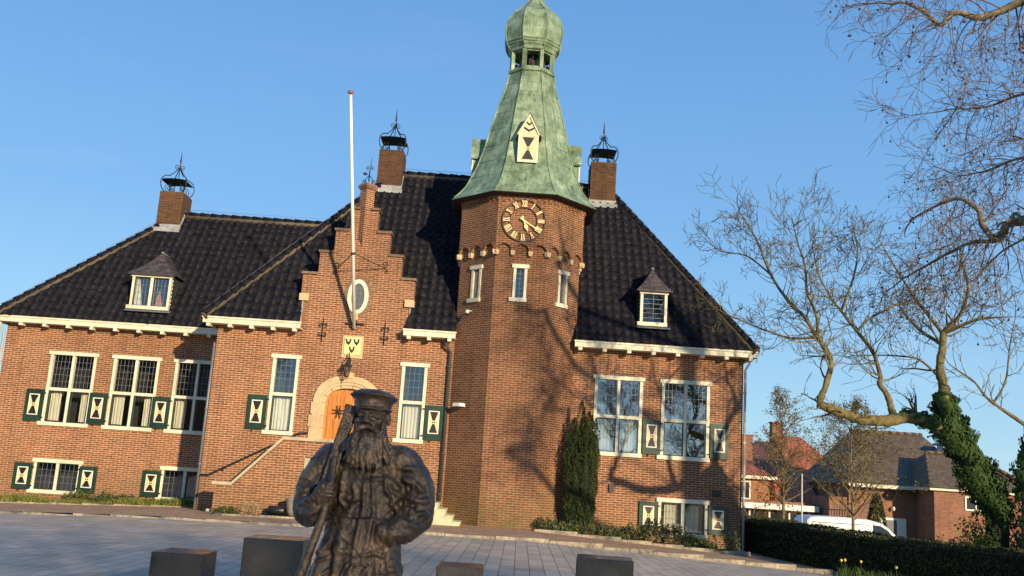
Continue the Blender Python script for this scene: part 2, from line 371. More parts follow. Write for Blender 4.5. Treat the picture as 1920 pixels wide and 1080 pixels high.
PTWIG=noisy('plane bark',[(.35,(.09,.065,.045)),(.5,(.20,.155,.09)),(.65,(.38,.33,.19))],6)
PDARK=noisy('plane twig bark',[(.3,(.10,.065,.045)),(.7,(.22,.145,.09))],6)
BALL=mat('seed ball',(.04,.025,.018),.9)
def leafm(name,a,b,rough=.5,sc=6,trans=.25):
    m=mat(name,a,min(.8,rough+.2),spec=.22); k=N(m); n=k.noise(k.pos(),sc,3,.7); k.col(k.ramp(n,[(.3,a),(.7,b)]))
    try: k.b.inputs['Subsurface Weight'].default_value=0
    except Exception: pass
    return m
LIVY=leafm('ivy leaf',(.016,.045,.010),(.055,.10,.022),.5)
LYEW=leafm('yew needles',(.010,.022,.007),(.035,.050,.012),.6)
LYEW2=leafm('sunlit yew needles',(.025,.050,.010),(.060,.085,.018),.6)
LHED=leafm('hedge leaf',(.020,.028,.009),(.065,.072,.022),.45); LHED2=leafm('brown hedge leaf',(.045,.032,.015),(.10,.075,.03),.6)
LSHR=leafm('shrub leaf',(.05,.08,.02),(.19,.20,.08),.35); LBUD=leafm('bud',(.10,.09,.035),(.22,.18,.07),.6)
GRB=leafm('grass blade',(.10,.12,.02),(.26,.24,.06),.6,3); GRB2=leafm('green grass blade',(.04,.08,.015),(.12,.15,.04),.6,3)
DRY=leafm('dry straw',(.30,.20,.10),(.52,.38,.20),.8,5); YEL=mat('daffodil yellow',(.8,.62,.04),.5)
VANW=mat('van paint',(.62,.62,.60),.25); TYRE=mat('tyre',(.02,.02,.02),.8); CARG=mat('car glass',(.02,.025,.03),.06); CHROME=mat('rim',(.5,.5,.5),.3,.8); RED=mat('lamp red',(.4,.02,.02),.3)
FROOF=slate('grey brown roof tile',(.095,.066,.038),(.14,.10,.058),.26,.22); RROOF=slate('orange roof tile',(.42,.13,.055),(.34,.10,.045),.25,.3); RROOF2=slate('dark red roof tile',(.16,.07,.05),(.11,.05,.04),.25,.3)
# ---------------------------------------------------------------- terrain
def lerp(x,pts):
    if x<=pts[0][0]: return pts[0][1]
    for (a,b),(c,d) in zip(pts,pts[1:]):
        if x<=c: return b+(d-b)*(x-a)/(c-a)
    return pts[-1][1]
def sstep(a,b,x):
    t=max(0,min(1,(x-a)/(b-a))); return t*t*(3-2*t)
BASEZ=[(-40,-.6),(-16,-.27),(-8,.02),(-4,.10),(1,.11),(7,-.20),(9,-.33),(14,-.4),(40,-.6)]
HEDGE=[(7.45,29.6),(7.7,26.6),(8.15,24.3),(8.8,22.4),(9.6,20.2),(10.9,17.6),(12.8,14.6)]
def hedge_x(y): return lerp(-y,[(-b,a) for a,b in HEDGE])
def zg(x,y):
    t=sstep(2,20,y)
    z=lerp(x,BASEZ)*t
    d=x-(hedge_x(y)+1.2)
    if y>10: z-=.72*sstep(0,7,d)*sstep(12,26,y)
    z-=.8*sstep(42,56,y)
    return z
KLINE=[(-45,24.2),(-16,23.6),(-10,23.3),(-7,22.9),(-4.5,22.1),(-2,21.95),(0.6,21.9),(3,22.1),(5,22.35),(7.0,22.5),(8.6,22.6)]
def kerb_y(x): return lerp(x,KLINE)
def sheet(name,mt,xs,inner,outer,dz,ny=6,clip=None):
    M=MB(); 
    rows=[[ (x, inner(x)+(outer(x)-inner(x))*j/ny) for j in range(ny+1)] for x in xs]
    for i in range(len(xs)-1):
        for j in range(ny):
            q=[rows[i][j],rows[i+1][j],rows[i+1][j+1],rows[i][j+1]]
            M.face([(a,b,zg(a,b)+dz) for a,b in q],0,True)
    return M.build(name,mt)
def frange(a,b,n): return [a+(b-a)*i/n for i in range(n+1)]
M=MB(); gx=[-400,-200,-100,-60,-40]+frange(-30,30,60)+[40,60,100,200,400]; gy=[-200,-80,-40,-20,-8]+frange(-4,60,64)+[80,120,200,400,900]
gi={}
for i,x in enumerate(gx):
    for j,y in enumerate(gy): gi[i,j]=M.v((x,y,zg(x,y)-.03))
for i in range(len(gx)-1):
    for j in range(len(gy)-1): M.fs.append(([gi[i,j],gi[i+1,j],gi[i+1,j+1],gi[i,j+1]],0,True))
struct(M.build('ground',GRASSG))
struct(sheet('town_square_paving',PAVE,frange(-45,9.0,108),lambda x:-30,lambda x:kerb_y(x)-.08 if x<8.2 else 22.0,0.0,60))
struct(sheet('brick_pavement',BPAVE,frange(-45,8.6,107),lambda x:kerb_y(x)+.1,lambda x:30.2,0.045,10))
# kerb stones, in lengths of about a metre
M=MB(); x=-30.0; rnd=random.Random(3)
while x<8.2:
    L=rnd.uniform(.85,1.25); x1=min(x+L-.012,8.4)
    a=(x,kerb_y(x)); b=(x1,kerb_y(x1)); t=Vector((b[0]-a[0],b[1]-a[1],0)); l=t.length; t.normalize()
    M.T=frame((a[0],a[1],zg(*a)+rnd.uniform(-.008,.008)),t,(t.y,-t.x,0))
    M.box(0,l,-.07,.10,-.1,.060); x=x1+.012
struct(M.build('kerb',KERB))
M=MB()
struct(sheet('street_asphalt',ASPH,frange(10,70,40),lambda x:34,lambda x:42,0.02,8))

# ---------------------------------------------------------------- town hall
TH=empty('town_hall',(0,27,0.0),'red brick town hall with stepped gable, green copper onion tower and black tiled roofs','town hall')
def wall(M,o,t,n,W,z0,z1,holes,depth=.12,mat=0,zt=None):
    M.T=frame(o,t,n)
    us=sorted(set([0,W]+[h for q in holes for h in q[:2]])); zs=sorted(set([z0,z1]+[h for q in holes for h in q[2:4]]))
    for a,b in zip(us,us[1:]):
        for c,d in zip(zs,zs[1:]):
            mu,mz=(a+b)/2,(c+d)/2
            if any(q[0]<mu<q[1] and q[2]<mz<q[3] for q in holes): continue
            M.face([(a,0,c),(b,0,c),(b,0,d),(a,0,d)],mat)
    for q in holes:
        a,b,c,d=q[:4]
        M.face([(a,0,c),(a,depth,c),(a,depth,d),(a,0,d)],mat); M.face([(b,0,c),(b,0,d),(b,depth,d),(b,depth,c)],mat)
        M.face([(a,0,d),(a,depth,d),(b,depth,d),(b,0,d)],mat); M.face([(a,0,c),(b,0,c),(b,depth,c),(a,depth,c)],mat)
    M.T=None
YL=29.6
# window specs: x0,x1,z0,z1 of the opening
LWIN=[(-13.50,-12.10),(-11.58,-10.18),(-9.70,-8.30)]; CWIN=[(-6.16,-5.42),(-2.54,-1.82)]; RWIN=[(2.90,4.26),(4.80,6.16)]
ZT,ZB=4.36,2.26
Mw=MB()
wall(Mw,(-14.96,YL,0),(1,0,0),(0,-1,0),7.16,-.6,5.3,[(a+14.96,b+14.96,2.22,4.30) for a,b in LWIN]+[(a+14.96,b+14.96,.20,1.06) for a,b in (LWIN[0],LWIN[2])])
wall(Mw,(-14.96,35.1,0),(0,-1,0),(-1,0,0),5.5,-.6,5.3,[])
wall(Mw,(-7.8,27,0),(1,0,0),(0,-1,0),14.9,-.6,5.25,[(a+7.8,b+7.8,ZB,ZT) for a,b in CWIN+RWIN]+[(4.80+7.8,6.16+7.8,.20,1.08)]+[(-4.60+7.8,-3.36+7.8,2.0,3.64)])
wall(Mw,(-7.8,YL,0),(0,-1,0),(-1,0,0),2.6,-.6,5.25,[])
wall(Mw,(7.1,27,0),(0,1,0),(1,0,0),8.0,-.6,5.25,[])
wall(Mw,(7.1,35.1,0),(-1,0,0),(0,1,0),22.06,-.6,5.25,[])
Mw.build('wall',BR,TH)
# stepped gable
C=-3.98
st=[(1.60,6.05,6.80),(1.18,6.80,7.46),(.79,7.46,8.13),(.385,8.13,8.80)]
poly=[(C-1.5,5.25),(C-1.5,6.05)]
for h,a,b in st: poly+=[(C-h,a),(C-h,b)]
for h,a,b in st[::-1]: poly+=[(C+h,b),(C+h,a)]
poly+=[(C+1.5,6.05),(C+1.5,5.25)]
M=MB(); M.prism(poly,26.99,27.36)
Mc=MB()
for i,(h,a,b) in enumerate(st):
    hn=st[i+1][0] if i<3 else .17
    for sgn in (-1,1):
        xa,xb=sorted((C+sgn*(h+.035),C+sgn*(hn+.0)))
        Mc.box(xa,xb,26.93,27.42,b+.002,b+.072)
# diagonal pinnacle
rt=Matrix.Translation((C,27.06,0))@Matrix.Rotation(R(45),4,'Z')
M.T=rt; M.box(-.15,.15,-.15,.15,7.95,9.42); 
def pyr(M,z0,z1,a0,a1,mat=0):
    A=[(-a0,-a0,z0),(a0,-a0,z0),(a0,a0,z0),(-a0,a0,z0)];B=[(-a1,-a1,z1),(a1,-a1,z1),(a1,a1,z1),(-a1,a1,z1)]
    for i in range(4):
        j=(i+1)%4; M.face([A[i],A[j],B[j],B[i]],mat)
    M.face(A[::-1],mat); M.face(B,mat)
pyr(M,7.62,7.95,.03,.15)
Mc.T=rt; pyr(Mc,9.42,9.50,.17,.21); pyr(Mc,9.50,9.58,.21,.18); Mc.T=None
gb=M.build('stepped_gable',BR,TH)
parts(Mc,'coping',BCOPE,gb)
M=MB()
for s_ in (-1,1):
    x0_,x1_=sorted((C+s_*1.63,C+s_*1.36)); M.box(x0_,x1_,26.90,27.3,6.02,6.22)
parts(M,'kneeler_stone',SAND,gb)
M=MB()
for s_ in (-1,1):
    x0_,x1_=sorted((C+s_*1.505,C+s_*1.545)); M.box(x0_,x1_,26.95,27.9,5.28,6.02)
parts(M,'flashing',LEAD,gb)
# oval window
M=MB(); n=40; cz=6.23; oc=(-3.96)
def ring(M,cx,cz,a0,b0,a1,b1,y0,y1,mat=0,n=40):
    for i in range(n):
        t0,t1=2*math.pi*i/n,2*math.pi*(i+1)/n
        I0=(cx+a0*math.cos(t0),cz+b0*math.sin(t0));I1=(cx+a0*math.cos(t1),cz+b0*math.sin(t1));O0=(cx+a1*math.cos(t0),cz+b1*math.sin(t0));O1=(cx+a1*math.cos(t1),cz+b1*math.sin(t1))
        M.face([(I0[0],y0,I0[1]),(O0[0],y0,O0[1]),(O1[0],y0,O1[1]),(I1[0],y0,I1[1])],mat)
        M.face([(O0[0],y0,O0[1]),(O0[0],y1,O0[1]),(O1[0],y1,O1[1]),(O1[0],y0,O1[1])],mat,True)
        M.face([(I1[0],y0,I1[1]),(I1[0],y1,I1[1]),(I0[0],y1,I0[1]),(I0[0],y0,I0[1])],mat,True)
ring(M,oc,cz,.185,.385,.30,.50,26.93,26.99,0)
ov=M.build('oval_window_frame',CREAM,TH)
M=MB(); ring(M,oc,cz,.302,.502,.40,.60,26.972,26.99); 
mm=M.build('brick_surround',BCOPE,ov)
M=MB(); M.prism([(oc+.19*math.cos(2*math.pi*i/n),cz+.39*math.sin(2*math.pi*i/n)) for i in range(n)],26.965,26.985); M.build('pane',mat('leaded oval glass',(.10,.115,.125),.12),ov)
M=MB()
for dx in (-.06,.06): M.box(oc+dx-.008,oc+dx+.008,26.95,26.962,cz-.36,cz+.36)
for dz in (-.22,-.07,.08,.23): M.box(oc-.16,oc+.16,26.947,26.960,cz+dz-.008,cz+dz+.008)
M.build('glazing_bar',CAME,ov)

# windows ---------------------------------------------------------
def window(T,x0,x1,z0,z1,kind,parent=TH,yoff=0.0,lint=.055,curtains=None,refl=None,nm='window'):
    """T maps local (x,y into wall,z) to the world. kind 'cross','tall','base','slit'"""
    fw_=.085 if kind in('cross','tall') else .075
    gl=refl or GLASS
    M=MB(T)
    yo=-.03
    M.box(x0-lint,x1+lint,yo-.03,.05,z1-.015,z1+.095)                    # lintel
    M.box(x0-.06-lint*.6,x1+lint*.4,yo-.035,.05,z0-.10,z0+.01)           # sill
    M.box(x0,x0+fw_,yo,.10,z0+.01,z1-.015); M.box(x1-fw_,x1,yo,.10,z0+.01,z1-.015)
    cells=[]; zi0=z0+.01; zi1=z1-.015
    if kind=='cross':
        zm=z0+(z1-z0)*.485; xm=(x0+x1)/2
        M.box(xm-.04,xm+.04,yo+.004,.10,zi0,zi1)
        for a,b in ((x0+fw_,xm-.04),(xm+.04,x1-fw_)):
            M.box(a,b,yo+.008,.10,zm-.045,zm+.045); cells+= [(a,b,zm+.045,zi1,'lead',5,5),(a,b,zi0,zm-.045,'case',0,0)]
    elif kind=='tall':
        zm=z0+(z1-z0)*.50; M.box(x0+fw_,x1-fw_,yo+.004,.10,zm-.045,zm+.045)
        cells+=[(x0+fw_,x1-fw_,zm+.045,zi1,'lead',4,5),(x0+fw_,x1-fw_,zi0,zm-.045,'case',0,0)]
    elif kind=='base':
        xm=(x0+x1)/2; M.box(xm-.045,xm+.045,yo+.004,.10,zi0,zi1)
        cells+=[(x0+fw_,xm-.045,zi0,zi1,'base',4,4),(xm+.045,x1-fw_,zi0,zi1,'base',4,4)]
    elif kind=='slit':
        cells+=[(x0+fw_,x1-fw_,zi0,zi1,'lead',2,6)]
    f=M.build('window' if nm=='window' else nm,CREAM,parent)
    Mg=MB(T); Ml=MB(T); Mcs=MB(T); Mr=MB(T)
    for a,b,c,d,k,nx,nz in cells:
        if k in('case','base'):
            t_=.028
            Mcs.box(a+.002,a+t_,.0,.07,c+.002,d-.002); Mcs.box(b-t_,b-.002,.0,.07,c+.002,d-.002)
            Mcs.box(a+t_,b-t_,.0,.07,c+.002,c+t_); Mcs.box(a+t_,b-t_,.0,.07,d-t_,d-.002)
            a+=t_;b-=t_;c+=t_;d-=t_
        Mg.face([(a,.05,c),(b,.05,c),(b,.05,d),(a,.05,d)])
        for i in range(1,nx): 
            x=a+(b-a)*i/nx; Ml.box(x-.004,x+.004,.040,.048,c,d)
        for i in range(1,nz):
            z=c+(d-c)*i/nz; Ml.box(a,b,.037,.046,z-.004,z+.004)
    Mr.box(x0-.02,x1+.02,.115,.9,z0-.05,z1+.05); Mr.fs=[q for q in Mr.fs if q is not Mr.fs[2]]
    Mg.build('pane',gl,f)
    if Ml.fs: Ml.build('leading',CAME,f)
    if Mcs.fs: Mcs.build('casement',GREEN if kind!='slit' else CREAM,f)
    Mr.build('room',ROOM,f)
    if curtains:
        Mk=MB(T)
        for (ca,cb,cz0,cz1) in curtains:
            n_=max(6,int((cb-ca)/.018)); P=[]
            for i in range(n_+1):
                x=ca+(cb-ca)*i/n_; y=.17+.022*math.sin(i*1.25)+.012*math.sin(i*.53+1)
                P.append((x,y))
            for i in range(n_):
                Mk.face([(P[i][0],P[i][1],cz0),(P[i+1][0],P[i+1][1],cz0),(P[i+1][0],P[i+1][1]-.01,cz1),(P[i][0],P[i][1]-.01,cz1)],0,True)
        parts(Mk,'curtain',CURT,f)
    return f
TL=Matrix.Translation((0,YL,0)); TC=Matrix.Translation((0,27,0))
for i,(a,b) in enumerate(LWIN):
    cu=[(a+.1,a+.42,2.30,3.22)]+([(b-.38,b-.12,2.30,3.22)] if i<2 else [])
    window(TL,a,b,2.24,4.30,'cross',curtains=cu)
for i in (0,2): window(TL,LWIN[i][0],LWIN[i][1],.24,1.06,'base')
for a,b in CWIN: window(TC,a,b,ZB+.06,ZT,'tall',curtains=[(a+.11,b-.11,ZB+.1,3.26)])
for a,b in RWIN: window(TC,a,b,ZB+.06,ZT,'cross',refl=GLASSM,curtains=[(a+.1,a+.5,2.4,3.26),(b-.5,b-.1,2.4,3.26)] if a<4 else None)
window(TC,4.80,6.16,.24,1.08,'base',curtains=[(5.0,5.35,.3,1.0),(5.6,5.95,.3,1.0)])

def shutter(T,x0,x1,z0,z1,hinge):
    M=MB(T); M.box(x0,x1,-.065,-.02,z0,z1)
    s=M.build('shutter',GREEN,TH)
    w_=x1-x0; h_=z1-z0; a,b=x0+w_*.215,x1-w_*.20; c,d=z0+h_*.19,z1-h_*.15
    M=MB(T); M.box(a,b,-.074,-.0655,c,d,0)
    e=.022; M.box(a+e,b-e,-.079,-.0745,c+e,d-e,1)
    cx=(a+b)/2; cz=(c+d)/2; hw=(b-a)/2-e-.005
    y=-.083; y2=-.0795
    for sg in (1,-1):
        zt=cz+sg*((d-c)/2-e-.006); pl=[(cx-hw*.95,zt),(cx+hw*.95,zt),(cx+.034,cz+sg*.045),(cx-.034,cz+sg*.045)]
        if sg<0: pl=pl[::-1]
        M.prism(pl[::-1],y,y2,2)
    for sx in (-1,1):
        M.prism([(cx+sx*.052,cz),(cx+sx*.026,cz+.026),(cx+sx*.003,cz),(cx+sx*.026,cz-.026)],y,y2,2)
    M.build('painted_panel',[WHITE,SHUTCREAM,BLACK],s)
    M=MB(T)
    for z in (z0+.12,z1-.10):
        xa,xb=(x1-.06,x1+.07) if hinge>0 else (x0-.07,x0+.06); M.box(xa,xb,-.085,-.066,z-.015,z+.015)
    M.box((x0+x1)/2-.08,(x0+x1)/2-.05,-.07,-.03,z0-.05,z0-.001)
    parts(M,'hinge',IRON,s); return s
for x in (-14.05,-12.14,-10.24): shutter(TL,x,x+.53,2.25,3.20,1)
for x,hg in ((-14.06,1),(-12.13,-1),(-10.24,1)): shutter(TL,x,x+.53,.23,1.0,hg)
shutter(TC,-6.72,-6.20,2.33,3.28,1); shutter(TC,-1.80,-1.29,2.33,3.29,-1)
shutter(TC,4.29,4.79,2.34,3.30,1); shutter(TC,6.19,6.70,2.32,3.30,-1)
shutter(TC,4.27,4.78,.28,1.05,1); shutter(TC,6.18,6.71,.27,1.04,-1)

# gutters -----------------------------------------------------------
def gutter(x0,x1,yw,zt=5.34,over=.40,left_ret=False,right_ret=False,n=None,dep=4):
    M=MB(); yf=yw-over
    M.box(x0,x1,yf,yf+.10,zt-.17,zt); M.box(x0-.02,x1+.02,yf-.03,yf+.12,zt-.035,zt+.012)
    M.box(x0,x1,yf+.1,yw+.05,zt-.17,zt-.13)
    if left_ret: M.box(x0,x0+.1,yf+.1,yw+dep,zt-.17,zt); M.box(x0-.02,x0+.1,yf+.12,yw+dep,zt-.035,zt+.012)
    if right_ret: M.box(x1-.1,x1,yf+.1,yw+dep,zt-.17,zt); M.box(x1-.1,x1+.02,yf+.12,yw+dep,zt-.035,zt+.012)
    gt=M.build('gutter',CREAM,TH)
    n=n or max(2,round((x1-x0)/.72))
    for i in range(n):
        x=x0+.16+(x1-x0-.32)*i/(n-1)
        M=MB(); M.prism([(x-.055,zt-.26),(x+.055,zt-.26),(x+.055,zt-.172),(x-.055,zt-.172)],yf+.02,yf+.24); M.build('bracket',CREAM,gt)
    return gt
gutter(-15.28,-7.82,YL,left_ret=True,n=11,dep=5.9)
gutter(-8.14,-5.43,27,left_ret=True,n=5,dep=2.3)
gutter(-2.56,-1.10,27,n=3)
gutter(2.25,7.38,27,right_ret=True,n=8,dep=8)

# roofs ---------------------------------------------------------------
def pantiles(M,P0,e,s,vmax,umin,umax,W=.245,L=.335,seed=1,mat=0,skip=None):
    P0=Vector(P0); e=Vector(e).normalized(); s=Vector(s).normalized(); n=e.cross(s); rn=random.Random(seed)
    K=8; nc=math.ceil(vmax/L)
    for c in range(nc):
        v0=c*L; v1=min(v0+L,vmax); vm=(v0+v1)/2
        j0=math.floor(umin(vm)/W*K); j1=math.ceil(umax(vm)/W*K)
        lo=[];hi=[];lw=[]
        jit={}
        for j in range(j0,j1+1):
            u=j*W/K; t=j//K
            if t not in jit: jit[t]=(rn.gauss(0,.004),rn.gauss(0,.009))
            ph=2*math.pi*(j%K)/K
            f_=(j%K)/K; h=(0,.030,.034,.016,.004,-.004,-.008,-.006)[j%K]
            dv=(0,.0,.004,.008,.010,.008,.004,0)[j%K]
            jl,jv=jit[t]
            lo.append(M.v(P0+e*u+s*(v0+dv+jv)+n*(h+.024+jl))); hi.append(M.v(P0+e*u+s*(v1+.02)+n*(h+.004)))
            lw.append(M.v(P0+e*u+s*(v0+dv+jv+.004)+n*(h-.02)))
        ph_=rn.random()
        t_ok=lambda j_: math.sin((j_//K)*12.9898+c*78.233+seed)*43758.5453%1>.28
        for i in range(len(lo)-1):
            if skip and skip((M.vs[lo[i]]+M.vs[hi[i+1]])/2): continue
            q=(j0+i)%K
            M.fs.append(([lo[i],lo[i+1],hi[i+1],hi[i]],mat,True)); M.fs.append(([lw[i],lw[i+1],lo[i+1],lo[i]],1 if q in (2,3,4) and (t_ok(j0+i)) else mat,False))
def ridge(Mt,Mm,A,B,r=.115,L=.36,mort=True):
    A=Vector(A);B=Vector(B);d=B-A;n=int(d.length/L); d.normalize()
    for i in range(n+1):
        a=A+d*i*L; b=A+d*min((i+1)*L+.05,(B-A).length)
        if (b-a).length<.08: continue
        Mt.tube([a+Vector((0,0,.02)),b+Vector((0,0,.0))],[r*1.12,r*.95],10,0,True,True)
    if mort: Mm.tube([A-Vector((0,0,.05)),B-Vector((0,0,.05))],[r*1.12]*2,8)
HX0,HX1,HY0,HY1,HZ=-8.14,7.36,26.60,35.40,5.335
RA,RBp=Vector((-3.67,31,11.2)),Vector((3.4,31,11.2))
Mt=MB(); sl_=math.hypot(4.4,5.865)
pantiles(Mt,(HX0,HY0,HZ),(1,0,0),(0,4.4,5.865),sl_,lambda v:4.47*v/sl_,lambda v:15.5-3.96*v/sl_,skip=lambda p:(-5.52<p.x<-2.44 and p.y<27.2) or (-1.10<p.x<2.28 and p.y<27.1))
s2=math.hypot(3.96,5.865); pantiles(Mt,(HX1,HY0,HZ),(0,1,0),(-3.96,0,5.865),s2,lambda v:4.4*v/s2,lambda v:8.8-4.4*v/s2,seed=2)
s3=math.hypot(4.47,5.865); pantiles(Mt,(HX0,HY1,HZ),(0,-1,0),(4.47,0,5.865),s3,lambda v:4.4*v/s3,lambda v:8.8-4.4*v/s3,seed=3)
pantiles(Mt,(HX1,HY1,HZ),(-1,0,0),(0,-4.4,5.865),sl_,lambda v:3.96*v/sl_,lambda v:15.5-4.47*v/sl_,seed=4)
# left wing
LX0,LY0,LY1,LR=-15.28,29.20,35.50,9.62
ly=(LY0+LY1)/2; s4=math.hypot(ly-LY0,LR-HZ); lh=4.15
pantiles(Mt,(LX0,LY0,HZ),(1,0,0),(0,ly-LY0,LR-HZ),s4,lambda v:lh*v/s4,lambda v:7.15+3.27*v/s4,seed=5)
pantiles(Mt,(-8.13,LY1,HZ),(-1,0,0),(0,-(ly-LY0),LR-HZ),s4,lambda v:-3.27*v/s4,lambda v:7.15-lh*v/s4,seed=6)
s5=math.hypot(lh,LR-HZ); pantiles(Mt,(LX0,LY1,HZ),(0,-1,0),(lh,0,LR-HZ),s5,lambda v:(ly-LY0)*v/s5,lambda v:6.3-(ly-LY0)*v/s5,seed=7)
rf=Mt.build('roof',[TILE,TEDGE],TH)
M=MB(); z=-.03
def hipsolid(M,x0,x1,y0,y1,zb,A,B):
    a,b,c,d=(x0,y0,zb),(x1,y0,zb),(x1,y1,zb),(x0,y1,zb); A=tuple(A);B=tuple(B)
    M.face([a,b,B,A]);M.face([b,c,B]);M.face([c,d,A,B]);M.face([d,a,A]);M.face([d,c,b,a])
zq=HZ-.04; ya,yb_=HY0+.06,27.3; zb_=zq+(yb_-ya)*1.335; A_,B_=RA-Vector((0,0,.08)),RBp-Vector((0,0,.08))
fx=lambda x0_,x1_,t:(x0_+(x1_-x0_)*t)
tt=(yb_-ya)/(31-ya); la=fx(HX0+.06,A_.x,tt); lb=fx(HX1-.06,B_.x,tt)
M.face([(la,yb_,zb_),(lb,yb_,zb_),tuple(B_),tuple(A_)]); M.face([(HX0+.06,ya,zq),(-5.5,ya,zq),(-5.5,yb_,zb_),(la,yb_,zb_)]); M.face([(-2.46,ya,zq),(-1.12,ya,zq),(-1.12,yb_,zb_),(-2.46,yb_,zb_)]); M.face([(2.3,ya,zq),(HX1-.06,ya,zq),(lb,yb_,zb_),(2.3,yb_,zb_)])
M.face([(HX1-.06,ya,zq),(HX1-.06,HY1-.06,zq),tuple(B_)]); M.face([(HX1-.06,HY1-.06,zq),(HX0+.06,HY1-.06,zq),tuple(A_),tuple(B_)]); M.face([(HX0+.06,HY1-.06,zq),(HX0+.06,ya,zq),tuple(A_)]); M.face([(HX0+.1,27.4,zq),(HX0+.1,HY1-.06,zq),(HX1-.1,HY1-.06,zq),(HX1-.1,27.4,zq)])
hipsolid(M,LX0+.06,-5.2,LY0+.06,LY1-.06,HZ-.045,(LX0+lh,ly,LR-.08),(-5.3,ly,LR-.08))
# small saddle roof behind the stepped gable
M.face([(C-1.5,27.3,5.9),(C,27.3,8.2),(C,28.78,8.2),(C-1.5,27.02,5.9)]); M.face([(C+1.5,27.3,5.9),(C+1.5,27.02,5.9),(C,28.78,8.2),(C,27.3,8.2)])
M.build('roof_underlay',mat('dark felt',(.012,.012,.014),.8),rf)
Mt=MB(); Mm=MB()
ridge(Mt,Mm,RA,RBp,mort=True)
for p,q in (((HX0,HY0,HZ+.03),RA),((HX1,HY0,HZ+.03),RBp),((HX0,HY1,HZ+.03),RA),((HX1,HY1,HZ+.03),RBp),
            ((LX0,LY0,HZ+.03),(LX0+lh,ly,LR)),((LX0,LY1,HZ+.03),(LX0+lh,ly,LR)),((LX0+lh,ly,LR),(-5.0,ly,LR))): ridge(Mt,Mm,p,q)
Mt.build('ridge_tiles',TILE,rf); Mm.build('mortar_bed',MORTAR,rf)
# lightning conductor wire along the hips
M=MB()
for p,q in (((HX0,HY0,HZ),RA),((HX1,HY0,HZ),RBp),((LX0,LY0,HZ),(LX0+lh,ly,LR)),((LX0+lh,ly,LR),(-5.4,ly,LR)),(RA,RBp)):
    p=Vector(p)+Vector((0,0,.21));q=Vector(q)+Vector((0,0,.21)); M.tube([p,q],.006,4)
    nn=int((q-p).length/.9)
    for i in range(nn+1):
        a=p.lerp(q,i/max(1,nn)); M.tube([a,a-Vector((0,0,.1))],.009,4)
M.build('lightning_conductor',PIPE,rf)

# chimneys -------------------------------------------------------------
def spiral(M,c,r0,r1,turns,a0,ax,az,rad,n=18):
    c=Vector(c); ax=Vector(ax);az=Vector(az); pts=[]
    for i in range(n+1):
        t=i/n; r=r0+(r1-r0)*t; a=a0+turns*2*math.pi*t
        pts.append(c+ax*math.cos(a)*r+az*math.sin(a)*r)
    M.tube(pts,rad,5)
def chimney(x0,x1,y0,y1,zb,zt,ztile):
    M=MB(); M.box(x0,x1,y0,y1,zb,zt)
    ch=M.build('chimney',BC,TH)
    M=MB(); M.box(x0-.03,x1+.03,y0-.05,y1+.03,zb-.1,ztile+.12)
    # stepped side flashing
    slp=1.33
    for xs in (x0-.02,x1+.02):
        for i in range(5):
            ya=y0+i*.1; 
            if ya+.1>y1: break
            M.box(xs-.012,xs+.012,ya,ya+.12,ztile-.1,ztile+.18+(ya-y0)*slp)
    M.box(x0-.06,x1+.06,y0-.16,y0-.04,ztile-.16,ztile-.02)
    M.build('flashing',LEAD,ch)
    # wrought iron cage with a rain plate
    M=MB(); cx,cy=(x0+x1)/2,(y0+y1)/2; hx,hy=(x1-x0)/2,(y1-y0)/2
    for sx in (-1,1):
        for sy in (-1,1):
            d=Vector((sx*hx*.85,sy*hy*.75,0)); dn=d.normalized()
            b=Vector((cx,cy,zt))
            prof=[(.80,0.0),(1.10,.12),(1.22,.30),(1.12,.48),(.85,.58),(.62,.60),(.52,.66),(.30,.76),(.08,.92)]
            M.tube(smoothpath([b+d*a*1.05+Vector((0,0,h*1.06)) for a,h in prof],4),.017,6)
            spiral(M,b+d*.62+Vector((0,0,.19)),.16,.03,1.5,-1.2,dn,Vector((0,0,1)),.013)
            M.tube([b+d*.5,b+d*.5+Vector((0,0,.42))],.013,5)
    for k in range(4):
        a=k*math.pi/2+.4; ax=Vector((math.cos(a),math.sin(a),0))
        spiral(M,Vector((cx,cy,zt+1.02))+ax*.085,.085,.02,1.3,-1.9,ax,Vector((0,0,1)),.011)
    M.tube([(cx,cy,zt+.62),(cx,cy,zt+.8),(cx,cy,zt+1.05),(cx,cy,zt+1.22)],[.012,.018,.016,.015],6)
    M.tube([(cx,cy,zt+1.16),(cx,cy,zt+1.24),(cx,cy,zt+1.34),(cx,cy,zt+1.60)],[.012,.035,.022,.003],8)
    cg=M.build('chimney_cage',IRON,ch)
    M=MB(); pw=hx*.92; n=8
    pts=[]
    for i in range(n+1):
        t=-1+2*i/n; pts.append((cx+t*pw*1.08, zt+.48-.03*t*t))
    for i in range(n):
        (xa,za),(xb,zb2)=pts[i],pts[i+1]
        for dz in (0,-.02):
            q=[(xa,cy-hy*.95,za+dz),(xb,cy-hy*.95,zb2+dz),(xb,cy+hy*.95,zb2+dz),(xa,cy+hy*.95,za+dz)]
            M.face(q if dz==0 else q[::-1],0,True)
    M.face([(pts[0][0],cy-hy*.95,pts[0][1]),(pts[0][0],cy+hy*.95,pts[0][1]),(pts[0][0],cy+hy*.95,pts[0][1]-.05),(pts[0][0],cy-hy*.95,pts[0][1]-.07)])
    M.build('rain_plate',BLACK,cg)
    return ch
chimney(-11.75,-10.95,31.9,32.85,8.3,10.33,9.04)
chimney(-4.23,-3.42,30.5,31.45,9.6,11.88,10.52)
chimney(2.83,3.67,30.5,31.45,9.8,11.95,10.50)

